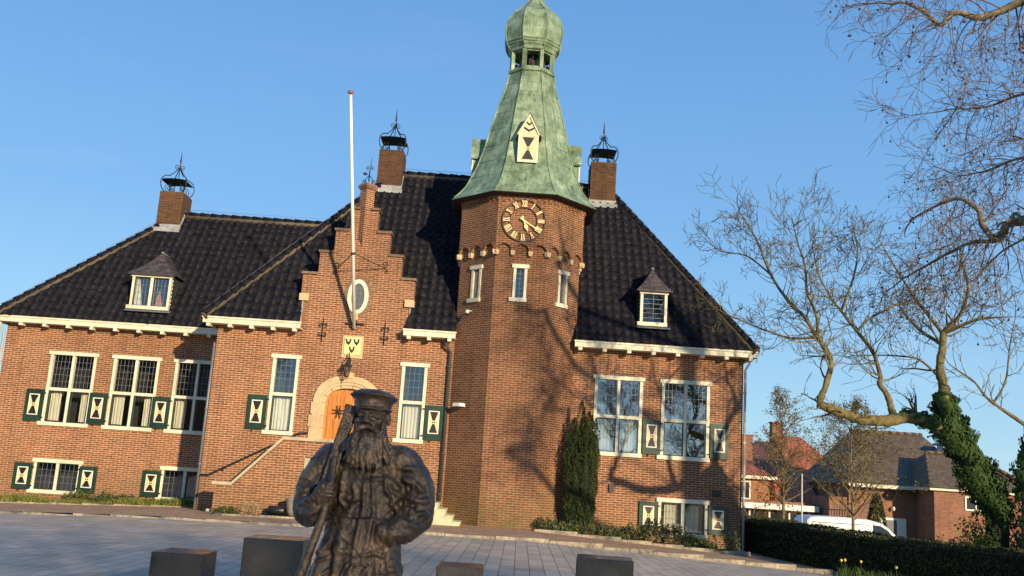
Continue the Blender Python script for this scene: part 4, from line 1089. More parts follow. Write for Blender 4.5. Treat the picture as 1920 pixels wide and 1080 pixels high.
# torso, coat, legs
el(M,sx_,Y0,1.33,.215,.145,.24); el(M,sx_,Y0,1.45,.235,.125,.13); el(M,sx_,Y0-.01,1.12,.205,.15,.28); el(M,sx_+.0,Y0,.90,.225,.165,.30)
M.cap2((sx_-.17,Y0,1.485),.088,(sx_+.17,Y0,1.495),.088,16); M.cap2((sx_,Y0+.01,1.45),.085,(sx_,Y0-.01,1.66),.062,14)
M.tube([(sx_,Y0,1.2),(sx_,Y0,.95),(sx_,Y0,.62),(sx_,Y0,.38)],[.19,.215,.245,.265],26)
for s_ in (-1,1):
    M.cap2((sx_+s_*.10,Y0,.55),.11,(sx_+s_*.11,Y0+.01,.10),.075,14); M.cap2((sx_+s_*.11,Y0+.03,.06),.062,(sx_+s_*.13,Y0-.17,.045),.05,12)
M.box(sx_-.36,sx_+.36,Y0-.32,Y0+.32,-.05,.03)
M.cap2((-.73,5.13,1.16),.06,(-.83,5.08,.62),.13,16)
# arms: right arm (left in the picture) bent up to the tool, left arm in the coat pocket
for chain in ([((-.825,5.21,1.485),.090),((-.895,5.20,1.36),.092),((-.905,5.15,1.225),.088),((-.86,5.07,1.22),.075),((-.81,5.01,1.31),.062)],
              [((-.43,5.21,1.485),.092),((-.355,5.21,1.36),.094),((-.345,5.17,1.225),.090),((-.40,5.09,1.16),.078),((-.465,5.045,1.145),.064)]):
    for (p,r_),(q,t_) in zip(chain,chain[1:]): M.cap2(p,r_,q,t_,16)
el(M,-.475,5.05,1.13,.075,.035,.05,0,0,.5)
# collar
M.cap2((-.74,5.16,1.555),.026,(-.66,5.10,1.51),.020,10); M.cap2((-.50,5.16,1.555),.026,(-.58,5.10,1.51),.020,10)
bd=bake(M,'figure',BRONZE,ST2,.0055,3,.020,.10,.006,.03)
import numpy as np
def crease(me,off,lines):
    n=len(me.vertices); co=np.empty(n*3); me.vertices.foreach_get('co',co); co=co.reshape(-1,3); nr=np.empty(n*3); me.vertices.foreach_get('normal',nr); nr=nr.reshape(-1,3)
    W=co+np.array(off); dis=np.zeros(n)
    for pts,wd,amp in lines:
        best=np.full(n,9.0); tt=np.zeros(n)
        P=np.array(pts,float)
        for k in range(len(P)-1):
            a,b=P[k],P[k+1]; ab=b-a; q=W[:,[0,2]]-a; t=np.clip((q@ab)/(ab@ab),0,1); d=np.hypot(*(q-t[:,None]*ab).T)
            m_=d<best; best[m_]=d[m_]; tt[m_]=(k+t[m_])/(len(P)-1)
        x=best/wd; env=np.clip(np.minimum(tt,1-tt)*5+.15,0,1)
        dis+=amp*env*(1-x*x)*np.exp(-x*x*.75)
    front=np.clip((-nr[:,1]+.15)*2.2,0,1)
    co+=nr*(dis*front)[:,None]; me.vertices.foreach_set('co',co.ravel()); me.update()
FOLDS=[([(-.62,1.46),(-.615,1.25),(-.635,1.02),(-.64,.80),(-.63,.5)],.016,.011),([(-.585,1.44),(-.56,1.25),(-.575,1.04)],.014,.008),
 ([(-.77,1.07),(-.70,1.035),(-.63,1.045)],.016,.010),([(-.60,1.02),(-.53,1.035),(-.47,1.015)],.014,.010),([(-.74,1.31),(-.68,1.285),(-.63,1.30)],.012,.006),
 ([(-.70,1.22),(-.72,1.0),(-.74,.75),(-.75,.5)],.026,.017),([(-.665,.99),(-.655,.93),(-.69,.86),(-.68,.7)],.018,.010),([(-.54,1.0),(-.56,.85),(-.55,.5)],.026,.016),([(-.49,1.02),(-.48,.85),(-.50,.5)],.020,.013),([(-.44,1.0),(-.42,.8),(-.41,.5)],.024,.014),([(-.80,1.1),(-.82,.9),(-.85,.5)],.026,.016),
 ([(-.54,1.42),(-.47,1.38),(-.43,1.30)],.022,.013),([(-.52,1.36),(-.46,1.30),(-.44,1.22)],.018,.014),([(-.50,1.30),(-.45,1.25),(-.38,1.26)],.016,.012),([(-.46,1.42),(-.38,1.40),(-.31,1.34)],.022,.012),
 ([(-.41,1.33),(-.34,1.30),(-.28,1.31)],.018,.015),([(-.42,1.27),(-.34,1.235),(-.29,1.24)],.016,.013),([(-.44,1.21),(-.38,1.19),(-.31,1.17)],.018,.012),([(-.50,1.19),(-.53,1.12),(-.50,1.06)],.018,.013),([(-.56,1.22),(-.52,1.17),(-.53,1.10)],.014,.009),
 ([(-.84,1.42),(-.89,1.34),(-.95,1.31)],.020,.014),([(-.80,1.38),(-.86,1.29),(-.94,1.26)],.018,.013),([(-.82,1.24),(-.89,1.20),(-.94,1.21)],.016,.011),([(-.79,1.48),(-.82,1.40),(-.80,1.32)],.018,.012),([(-.72,1.50),(-.74,1.38),(-.735,1.25)],.016,.010),
 ([(-.68,1.38),(-.66,1.30),(-.69,1.22)],.014,.008),([(-.48,1.50),(-.44,1.46),(-.36,1.47)],.020,.010)]
rf_=random.Random(4)
for k in range(150):
    x=rf_.uniform(-.95,-.29); z=rf_.uniform(.85,1.48); a_=rf_.uniform(0,3.14); L_0=rf_.uniform(.03,.09); q=[(x,z)]
    for j in range(3): a_+=rf_.uniform(-.7,.7); x+=L_0*.5*math.cos(a_); z+=L_0*.5*math.sin(a_); q.append((x,z))
    FOLDS.append((q,rf_.uniform(.006,.013),rf_.uniform(-.6,1)*.009))
crease(bd.data,(-.62,5.2,0),FOLDS)
# head (finer)
M=MB(); hz=1.70; hx=-.625; TZ=R(8)
Hm=Matrix.Translation((hx,Y0-.035,hz))@Matrix.Rotation(-TZ,4,'Z')@Matrix.Diagonal((1.12,1.1,1.06,1)); 
def hel(x,y,z,a,b,c,rz=0,rx=0,ry=0):
    M.T=Hm; M.ellip((x,y,z),(a,b,c),20,0,(Matrix.Rotation(rz,3,'Z')@Matrix.Rotation(ry,3,'Y')@Matrix.Rotation(rx,3,'X')))
def hcap(p,r_,q,t_,n=10): M.T=Hm; M.cap2(p,r_,q,t_,n)
hel(0,.01,.045,.078,.095,.10); hel(0,-.015,-.02,.066,.078,.09); hel(0,-.045,-.075,.045,.045,.045)
hel(0,-.072,.062,.060,.020,.020)                                    # forehead band
for s_ in (-1,1):
    hcap((s_*.012,-.092,.047),.011,(s_*.052,-.078,.048),.010)       # brow
    hel(s_*.031,-.074,.027,.013,.010,.009)                          # eyeball and lids
    hcap((s_*.018,-.088,.034),.0045,(s_*.046,-.080,.033),.0045); hcap((s_*.018,-.087,.021),.0045,(s_*.044,-.080,.020),.005)
    hel(s_*.044,-.058,-.004,.024,.018,.020)                         # cheekbone
    hcap((s_*.022,-.085,-.010),.010,(s_*.035,-.072,-.035),.012)
    hel(s_*.080,.012,.012,.010,.020,.030,0,0,0); hel(s_*.084,.006,-.006,.008,.012,.014)
    hel(s_*.012,-.100,-.008,.009,.012,.008)                         # nostril
hcap((0,-.088,.040),.010,(0,-.106,-.002),.013); hel(0,-.108,-.004,.012,.013,.010)
hel(0,-.083,-.042,.022,.012,.007)                                   # lip
# neck
M.T=None; M.cap2((hx,Y0-.01,1.52),.07,(hx,Y0-.01,1.66),.062,14)
hd=bake(M,'head',BRONZE,ST2,.0036,1,.006,.03,.003,.01)
# beard and moustache
M=MB(); M.T=None
for s_ in (-1,1): el(M,hx+s_*.068,Y0-.06,1.655,.020,.045,.060)
el(M,hx,Y0-.125,1.57,.080,.045,.085); el(M,hx+.005,Y0-.135,1.50,.085,.035,.055)
for k in range(95):
    a=rs.uniform(-1,1); b=rs.random()
    sxp=hx+a*.082; syp=Y0-.10-.045*math.sqrt(max(0,1-a*a))+rs.uniform(-.01,.01); szp=1.645-.03*(1-abs(a))+rs.uniform(-.045,.02)-.03*b
    exx=hx+a*.135+rs.uniform(-.015,.015)+.01; ez=1.435+.055*abs(a)**1.5+rs.uniform(-.01,.05); ey=Y0-.155-.015*(1-a*a)+rs.uniform(-.008,.014)
    mx=(sxp+exx)/2+rs.uniform(-.012,.012); mz=(szp+ez)/2; my=(syp+ey)/2-.018
    pts=[]
    for i in range(7):
        t=i/6; q=Vector((sxp,syp,szp))*(1-t)**2+Vector((mx,my,mz))*2*t*(1-t)+Vector((exx,ey,ez))*t*t
        q.x+=.005*math.sin(t*9+k); q.y+=.003*math.cos(t*8+k*2); pts.append(q)
    M.tube(pts,[.010,.011,.012,.011,.009,.007,.003],6)
for s_ in (-1,1):
    for k in range(9):
        o_=rs.uniform(-.006,.006)
        M.tube([(hx+s_*.004-.012,Y0-.160,1.664+o_),(hx+s_*.030-.012,Y0-.163,1.660+o_),(hx+s_*.062-.008,Y0-.145,1.635+o_*1.6),(hx+s_*(.082+rs.uniform(-.01,.012)),Y0-.135,1.585+rs.uniform(-.02,.02))],[.009,.011,.009,.003],6)
    for k in range(0):      # side whiskers
        z=rs.uniform(1.60,1.70); M.tube([(hx+s_*.082,Y0-.05,z+.02),(hx+s_*.092,Y0-.07,z-.02),(hx+s_*(.105+rs.uniform(0,.02)),Y0-.10,z-.09)],[.009,.010,.004],6)
bake(M,'beard',BRONZE,ST2,.0042,1,.009,.022,.004,.01)
# peaked cap
M=MB(); c0=Matrix.Translation((hx+.0,Y0-.03,1.765))@Matrix.Rotation(R(-4),4,'X')@Matrix.Rotation(R(3),4,'Y')
M.T=c0
def elr(z,a,b,yo=0): return [(a*math.cos(2*math.pi*k/28),yo+b*math.sin(2*math.pi*k/28),z) for k in range(28)]
rings=[elr(-.015,.094,.112),elr(.012,.100,.118),elr(.040,.104,.122),elr(.052,.116,.134),elr(.064,.122,.140),elr(.078,.112,.128),elr(.092,.080,.095),elr(.098,.03,.04)]
for A_,B_ in zip(rings,rings[1:]):
    for k in range(28): M.face([A_[k],A_[(k+1)%28],B_[(k+1)%28],B_[k]],0,True)
M.face(rings[0][::-1]); M.face(rings[-1])
for k in range(-5,6):       # short visor
    a=-math.pi/2+k*.13; M.cap2((.09*math.cos(a),.105*math.sin(a),-.006),.008,(.112*math.cos(a),.150*math.sin(a),-.016),.006,8)
for k in range(28): 
    a=2*math.pi*k/28; b=2*math.pi*(k+1)/28; M.cap2((.122*math.cos(a),.140*math.sin(a),.062+.003*math.sin(k*2.3)),.007,(.122*math.cos(b),.140*math.sin(b),.062),.007,6); M.cap2((.101*math.cos(a),.119*math.sin(a),-.004),.005,(.101*math.cos(b),.119*math.sin(b),-.004),.005,6)
M.T=None
bake(M,'cap',BRONZE,ST2,.0045,2,.008,.035,.003,.012)
# tool over the shoulder: flat blade above, round staff below
M=MB()
M.tube([(-1.02,4.95,.30),(-.90,4.975,.86),(-.805,4.99,1.20),(-.785,5.0,1.34),(-.785,5.07,1.50)],[.026,.025,.022,.018,.016],12)
T=Matrix.Translation((-.768,5.13,1.60))@Matrix.Rotation(R(11),4,'Y')@Matrix.Rotation(R(-12),4,'X')
M.T=T; M.box(-.034,.034,-.016,.016,-.30,.175); M.box(-.037,.037,-.019,.019,.163,.182); M.T=None
bake(M,'carried_tool',BRONZE,ST2,.006,1,.006,.03)
# right hand gripping the staff
M=MB(); hc=Vector((-.792,4.985,1.335))
el(M,hc.x-.012,hc.y+.030,hc.z,.040,.026,.045,0,0,.15)
M.cap2((-.815,5.01,1.30),.040,(-.80,5.01,1.335),.036,12)
for k in range(4):
    z=hc.z+.030-.019*k; L=(.95,1.0,.97,.85)[k]
    M.cap2((hc.x-.045,hc.y+.012,z+.002),.0105,(hc.x-.034,hc.y-.022,z),.0102,10); M.cap2((hc.x-.034,hc.y-.022,z),.0102,(hc.x+.002*L,hc.y-.036,z-.002),.0095,10); M.cap2((hc.x+.002*L,hc.y-.036,z-.002),.0095,(hc.x+.026*L,hc.y-.022,z-.003),.0085,10)
M.cap2((hc.x+.020,hc.y+.02,hc.z-.01),.0125,(hc.x+.034,hc.y-.006,hc.z+.018),.0115,10); M.cap2((hc.x+.034,hc.y-.006,hc.z+.018),.0115,(hc.x+.022,hc.y-.028,hc.z+.042),.0095,10)
bake(M,'hand',BRONZE,ST2,.0032,1,.003,.02)

# ---------------------------------------------------------------- granite seats
def block(x0,x1,y0,y1,h,rot,label):
    o=Vector(((x0+x1)/2,(y0+y1)/2,0)); z=zg(o.x,o.y); h-=z
    hw,hd=(x1-x0)/2,(y1-y0)/2; bv=.012
    M=MB(Matrix.Translation((o.x,o.y,z))@Matrix.Rotation(R(rot),4,'Z'))
    def rr(e,zz):
        x,y=hw-e,hd-e; c=.012
        return [(-x+c,-y,zz),(x-c,-y,zz),(x,-y+c,zz),(x,y-c,zz),(x-c,y,zz),(-x+c,y,zz),(-x,y-c,zz),(-x,-y+c,zz)]
    L=[rr(0,-.02),rr(0,h-bv),rr(bv*.4,h-bv*.35),rr(bv,h)]
    for A_,B_ in zip(L,L[1:]):
        for k in range(8): M.face([A_[k],A_[(k+1)%8],B_[(k+1)%8],B_[k]])
    M.face(L[-1]); M.face(L[0][::-1])
    tag(M.build('granite_block',GRAN,None,(o.x,o.y,z)),label,'stone seat','polished granite blocks on the square')
block(-3.49,-2.95,10.64,11.24,.45,0,'small dark granite cube, leftmost on the square, with sunlit brown face')
block(-2.70,-2.02,11.34,12.02,.60,0,'large dark granite cube just left of the bronze statue')
block(-.475,.045,11.05,11.62,.45,0,'smallest visible granite cube, low in the centre just right of the statue')
block(1.14,1.80,11.42,12.05,.60,-6,'large dark granite cube at the right, in front of the tower')

# ---------------------------------------------------------------- foliage helpers
def leaf(M,p,sz,rn,mat=0,up_=0.0,asp=.55,d=None):
    if d is None:
        d=Vector((rn.gauss(0,1),rn.gauss(0,1),rn.gauss(0,1)+up_))
    d=d.normalized(); a=d.orthogonal().normalized(); a=Matrix.Rotation(rn.uniform(0,6.28),3,d)@a
    p=Vector(p); L=sz*rn.uniform(.7,1.3); w_=L*asp
    i=len(M.vs); M.vs+= [p-a*w_*.5+d*L*.0, p+d*L*-.45, p+a*w_*.5, p+d*L*.55]
    M.fs.append(([i,i+1,i+2,i+3],mat,False))
def grow(M,p,d,L,r,depth,rn,ends,bend=.25,upb=.1,nseg=5,split=(3,5),ratio=.68,ang=(25,55),minr=.004,sides=5,grav=0):
    p=Vector(p); d=Vector(d).normalized(); pts=[p.copy()]; rad=[r]; seg=L/nseg; dirs=[d.copy()]
    for i in range(nseg):
        d=(d+Vector((rn.gauss(0,bend),rn.gauss(0,bend),rn.gauss(0,bend)+upb-grav))*.5).normalized()
        p=p+d*seg; pts.append(p.copy()); rad.append(max(minr,r*(1-.62*(i+1)/nseg))); dirs.append(d.copy())
    M.tube(pts,rad,max(3,sides),0,False)
    ends.append((pts,depth))
    if depth<=0: return
    n=rn.randint(*split)
    for k in range(n):
        t=rn.uniform(.25,1.0) if k else 1.0
        i=min(nseg,max(1,int(round(t*nseg)))); b=pts[i]; dd=dirs[i]
        ax=dd.orthogonal().normalized(); ax=Matrix.Rotation(rn.uniform(0,6.28),3,dd)@ax
        nd=Matrix.Rotation(R(rn.uniform(*ang)),3,ax)@dd
        grow(M,b,nd,L*ratio*rn.uniform(.7,1.15),max(minr,rad[i]*.72),depth-1,rn,ends,bend,upb,nseg,split,ratio,ang,minr,3 if depth<=2 else sides,grav)
def px(u,v,y):            # a direction through the picture, taken to depth y
    d=fw*1800+ri*(u-960)-up*(v-540); return Vector((0,0,1.45))+d*(y/d.y)
def limb(M,P,r0_,r1_,rn,ends,twigs,tl,depth=2,sides=8,start=.25,tr=.35,upb=.16,bend=.35,grav=0,side=None,minr=.0052,tip=True):
    S=smoothpath(P,6); n=len(S); rad=[r0_+(r1_-r0_)*(i/(n-1))**.8 for i in range(n)]
    f1,f2=rn.uniform(0,6),rn.uniform(0,6); rad=[x*(1+.06*math.sin(i*.9+f1)+.04*math.sin(i*2.1+f2)) for i,x in enumerate(rad)]
    S=[s_+Vector((rn.gauss(0,1),rn.gauss(0,1),rn.gauss(0,1)))*rad[i]*.07 for i,s_ in enumerate(S)]
    M.tube(S,rad,sides,0,True)
    for k in range(twigs):
        t=start+(1-start)*(k+rn.random())/twigs; i=min(n-1,int(t*(n-1))); d=(S[min(i+1,n-1)]-S[max(0,i-1)]).normalized()
        ax=d.orthogonal().normalized(); ax=Matrix.Rotation(rn.uniform(0,6.28),3,d)@ax
        nd=Matrix.Rotation(R(rn.uniform(30,75)),3,ax)@d
        grow(M,S[i],nd,tl*rn.uniform(.5,1.2),max(minr*1.5,rad[i]*tr),depth,rn,ends,bend,upb,4,(2,4),.62,(25,60),minr,4,grav)
    if tip: grow(M,S[-1],(S[-1]-S[-2]),tl*.6,rad[-1],depth,rn,ends,bend,upb,4,(2,4),.65,(20,50),minr,4,grav)
# ---------------------------------------------------------------- leaning ivy tree
rn=random.Random(21); YT=20.6
TR=empty('ivy_clad_tree',(10.6,YT,zg(10.6,YT)),'bare leaning tree with thick ivy on its trunk and a long crooked mossy bough','tree')
M=MB(); E_=[]
tk=[Vector((10.75,YT,-.5)),px(1868,960,YT),px(1832,890,YT),px(1800,830,YT),px(1775,775,YT),px(1770,735,YT)]
limb(M,tk,.24,.13,rn,E_,0,.3,0,10)
L_=lambda pts: [px(u,v,YT+dy) for u,v,dy in pts]
limb(M,L_([(1770,735,0),(1768,715,0),(1762,689,.1),(1768,647,.3),(1768,625,.5)]),.12,.07,rn,E_,5,1.0,2,start=.4)
for P in ([(1768,625,.5),(1740,590,.8),(1716,560,.9),(1690,520,1.1),(1660,470,1.3)],[(1768,625,.5),(1800,590,.2),(1815,540,-.2),(1800,480,-.5)],[(1768,625,.5),(1830,600,.0),(1870,595,-.3)],[(1768,647,.3),(1720,615,1.3),(1690,580,1.9)]):
    limb(M,L_(P),.055,.018,rn,E_,14,.70,2,6)
limb(M,L_([(1800,830,0),(1755,800,0),(1709,783,0),(1662,789,-.1),(1615,787,-.2),(1572,772,-.2),(1534,757,-.2)]),.15,.095,rn,E_,12,.5,2,12,start=.15,tip=False)
limb(M,L_([(1540,762,-.2),(1537,752,-.2),(1546,728,-.2),(1558,681,-.2),(1545,651,-.1),(1530,630,0),(1509,595,.1),(1479,566,.2),(1445,515,.4),(1423,459,.5),(1410,435,.6),(1388,400,.8)]),.085,.014,rn,E_,52,.78,2,7,start=.22)
limb(M,L_([(1530,632,0),(1483,634,.3),(1440,621,.6),(1406,608,.8),(1351,583,1.1),(1322,560,1.3)]),.035,.008,rn,E_,22,.62,2,5,start=.2)
limb(M,L_([(1532,630,0),(1532,596,-.1),(1513,544,-.3),(1510,500,-.4),(1496,456,-.5),(1486,415,-.6)]),.045,.010,rn,E_,34,.72,2,6,start=.2)
limb(M,L_([(1445,515,.4),(1400,480,.7),(1350,470,.9),(1313,440,1.2)]),.026,.008,rn,E_,16,.55,2,5,start=.2)
limb(M,L_([(1678,788,0),(1670,762,0),(1664,742,0),(1649,719,.1),(1651,706,.1),(1636,659,.3),(1607,621,.5),(1577,583,.7),(1560,560,.8),(1535,515,1.0),(1525,470,1.2)]),.085,.012,rn,E_,44,.80,2,7,start=.35)
limb(M,L_([(1607,621,.5),(1632,596,.6),(1683,570,.9),(1726,536,1.3),(1760,480,1.6)]),.035,.010,rn,E_,24,.68,2,5,start=.2)
limb(M,L_([(1577,583,.7),(1600,520,1.2),(1608,470,1.5),(1600,430,1.8)]),.035,.010,rn,E_,24,.68,2,5,start=.2)
limb(M,L_([(1768,715,0),(1726,676,.3),(1690,668,.4),(1641,666,.5),(1590,668,.7)]),.032,.010,rn,E_,12,.8,1,5)
tr=M.build('trunk',BARK,TR)
# buds along the finest twigs
M=MB()
for pts,d in E_:
    if d==0:
        for q in pts[1:]:
            if rn.random()<.55: leaf(M,q+Vector((rn.gauss(0,.01),rn.gauss(0,.01),rn.gauss(0,.01))),.026,rn,0,0,.6)
M.build('buds',LBUD,TR)
# ivy
def ivy(path,rads,n,parent,sz=.085,spread=1.0):
    M=MB(); S=smoothpath([Vector(p) for p in path],5)
    for k in range(n):
        t=rn.random(); f=t*(len(S)-1); i=min(len(S)-2,int(f)); c=S[i].lerp(S[i+1],f-i); r_=lerp(t,rads)
        d=(S[i+1]-S[i]).normalized(); ax=d.orthogonal().normalized(); a=rn.uniform(0,6.28); ax=Matrix.Rotation(a,3,d)@ax
        # lumpy silhouette
        lump=1+.30*math.sin(t*23+2*math.sin(a*2))*spread+.22*math.sin(a*3+t*40)
        rr=r_*lump*rn.uniform(.78,1.06)
        nrm=(ax+Vector((0,0,-.35))).normalized()
        p=c+ax*rr; L=sz*rn.uniform(.6,1.25); tg=Vector((rn.gauss(0,.5),rn.gauss(0,.5),-1)); tg=(tg-nrm*tg.dot(nrm)*.75).normalized(); b=nrm.cross(tg).normalized()
        nz=nrm*L*.15
        i0=len(M.vs); M.vs+=[p,p+b*L*.48+tg*L*.25-nz,p+tg*L*.95,p-b*L*.48+tg*L*.25-nz]; M.fs.append(([i0,i0+1,i0+2,i0+3],0,False))
    return M.build('ivy',LIVY,parent)
ivy(tk,[(0,.42),(.3,.36),(.7,.29),(.9,.23),(1,.13)],17000,TR,.064)
ivy([tk[3]+Vector((0,0,.05)),px(1765,800,YT),px(1730,785,YT),px(1690,772,YT)],[(0,.30),(.6,.17),(1,.05)],1300,TR,.07)
M=MB()
S=smoothpath(tk,4); M.tube(S,[.25*(1-.5*i/len(S)) for i in range(len(S))],9); M.build('ivy_shade_sleeve',noisy('ivy shade',[(.3,(.012,.016,.008)),(.7,(.03,.03,.015))],9),TR)  # dark tube along the trunk, its colour stands for shade behind the leaves
# second ivy trunk at the frame edge
T2=empty('ivy_clad_tree',(11.15,20.0,zg(11.15,20)),'ivy covered trunk cut off by the right edge of the photo','tree')
M=MB(); p2=[Vector((11.15,20.0,-.5)),px(1930,960,20),px(1925,880,20),px(1940,800,20),Vector((12.1,20,4.6)),Vector((13.6,20.2,7.0))]
limb(M,p2,.16,.10,rn,[],6,1.2,2,8,start=.6); limb(M,[px(1928,800,20),px(1890,775,20),px(1850,745,20),px(1826,715,20),px(1790,690,20)],.05,.012,rn,[],14,.6,1,5); limb(M,[px(1862,756,20),px(1885,715,20),px(1893,650,20),px(1905,590,20)],.03,.008,rn,[],10,.6,1,5)
M.build('trunk',BARK,T2); ivy(p2[:4],[(0,.30),(.6,.26),(1,.14)],2300,T2)

# ---------------------------------------------------------------- plane tree reaching in from the right
PL=empty('plane_tree',(14.6,11.2,zg(14.6,11.2)),'large bare plane tree with hanging twigs and seed balls reaching in at upper right','tree')
rn=random.Random(5); M=MB(); E_=[]; Mtw=MB()
trunk=[Vector((14.6,11.2,-.5)),Vector((14.5,11.2,2)),Vector((14.3,11.3,4.2)),Vector((14.1,11.4,6.5)),Vector((13.9,11.5,9)),Vector((13.6,11.6,12))]
M.tube(smoothpath(trunk),[.42-.22*i/20 for i in range(21)],12)
def pl(pts): return [px(u,v,y) for u,v,y in pts]
B1=[Vector((14.1,11.4,6.8))]+pl([(2150,-40,12.6),(2000,-15,13.3),(1920,2,13.8),(1871,22,14.0),(1835,33,14.1),(1791,24,14.2),(1764,47,14.3),(1738,27,14.5),(1700,6,14.8),(1672,8,15)])
B2=[Vector((14.4,11.3,3.4))]+pl([(2100,380,12.3),(1980,392,13.1),(1920,413,13.7),(1889,422,13.9),(1871,449,14),(1844,427,14.1),(1835,396,14.3),(1804,373,14.5),(1773,378,14.7),(1729,400,15)])
B3=pl([(1871,449,14),(1855,452,14.1),(1820,455,14.4),(1769,480,14.9),(1724,505,15.3),(1690,525,15.6)])
B4=[Vector((14.0,11.5,7.5))]+pl([(2080,120,12.9),(1980,160,13.6),(1905,180,14.2),(1850,200,14.6),(1780,205,15)])
B5=[Vector((14.0,11.5,8.5))]+pl([(2060,260,13.2),(1960,290,14),(1900,300,14.5),(1850,320,15),(1800,330,15.4)])
B6=pl([(1890,420,13.9),(1905,400,13.8),(1925,440,13.5),(1880,470,13.9),(1850,500,14.2)])
B7=[Vector((13.9,11.5,9.2))]+pl([(2100,-200,13),(1980,-160,14),(1880,-120,14.6),(1780,-110,15.3),(1700,-90,16)])
B8=[Vector((14.2,11.4,5.5))]+pl([(2080,200,13),(1990,240,13.6),(1940,262,14),(1900,255,14.4)])
for P,r0_,r1_,n_,tl in ((B1,.11,.018,44,.85),(B2,.11,.018,34,.8),(B3,.05,.012,24,.8),(B4,.05,.010,30,.9),(B5,.05,.010,28,.9),(B6,.03,.01,8,.7),(B7,.14,.015,30,1.1),(B8,.04,.010,14,.8)):
    E1=[]; S=smoothpath(P); n=len(S); rad=[(r0_+(r1_-r0_)*(i/(n-1))**.7)*rn.uniform(.92,1.1) for i in range(n)]
    S=[s_+Vector((rn.gauss(0,1),rn.gauss(0,1),rn.gauss(0,1)))*rad[i]*.12 for i,s_ in enumerate(S)]
    M.tube(S,rad,9,0,True)
    for k in range(n_):
        t=.22+.78*(k+rn.random())/n_; i=min(n-1,int(t*(n-1))); d=(S[min(i+1,n-1)]-S[max(0,i-1)]).normalized()
        ax=d.orthogonal().normalized(); ax=Matrix.Rotation(rn.uniform(0,6.28),3,d)@ax
        nd=Matrix.Rotation(R(rn.uniform(35,80)),3,ax)@d; nd.z-=.25
        grow(Mtw,S[i],nd,tl*rn.uniform(.5,1.25),max(.008,rad[i]*.22),3 if rn.random()<.55 else 2,rn,E1,.42,-.02,4,(2,4),.64,(25,65),.0038,4,.10)
    grow(Mtw,S[-1],S[-1]-S[-2],tl,rad[-1],3,rn,E1,.4,0,4,(2,4),.66,(20,60),.0042,4,.05)
    E_+=E1
M.build('trunk',PTWIG,PL); Mtw.build('twigs',PDARK,PL)
M=MB(); cnt=0
for pts,d in E_:
    if d==0 and rn.random()<.045 and cnt<260:
        q=pts[-1]; M.tube([q,q-Vector((0,0,.10))],.002,3,0,False); M.ellip(q-Vector((0,0,.12)),(.020,.020,.020),6); cnt+=1
o=M.build('seed_balls',BALL,PL); o['kind']='stuff'
# ---------------------------------------------------------------- yew, hedge, beds
rn=random.Random(9)
YW=empty('columnar_yew',(2.6,26.35,zg(2.6,26.35)),'tall dark green columnar yew standing against the tower','yew')
M=MB(); base=zg(2.6,26.35)
spires=[(2.28,26.35,3.0,.22),(2.50,26.30,3.52,.22),(2.72,26.40,3.25,.22),(2.90,26.3,3.05,.19),(2.40,26.15,2.75,.22),(2.65,26.10,3.0,.22),(2.85,26.2,2.7,.19),(2.6,26.55,3.1,.24),(2.2,26.2,2.4,.18),(2.95,26.4,2.6,.17),(2.56,26.2,3.35,.14),(2.80,26.28,3.15,.13)]
for k in range(26000):
    x,y,h,r_=spires[rn.randrange(len(spires))]; t=rn.random()**.9; z=base+.12+t*(h-base)
    pr=.86*r_*min(1,(1-t)*5+.12)*(.62+.38*min(1,t*4)); a=rn.uniform(0,6.28); q=pr*(1+.25*math.sin(z*9+a*2+x*20))*math.sqrt(rn.uniform(.45,1.05))
    px_,py_=x+(2.58-x)*.35*(1-t)+q*math.cos(a),y+q*math.sin(a)*.9
    leaf(M,(px_,py_,z),.062,rn,0 if rn.random()<.62 else 1,2.4,.30)
M.build('foliage',[LYEW,LYEW2],YW)
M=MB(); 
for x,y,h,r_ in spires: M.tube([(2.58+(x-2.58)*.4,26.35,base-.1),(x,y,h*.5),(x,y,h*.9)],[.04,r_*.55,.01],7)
M.build('stems',noisy('yew core',[(.3,(.012,.016,.008)),(.7,(.03,.03,.015))],9),YW)
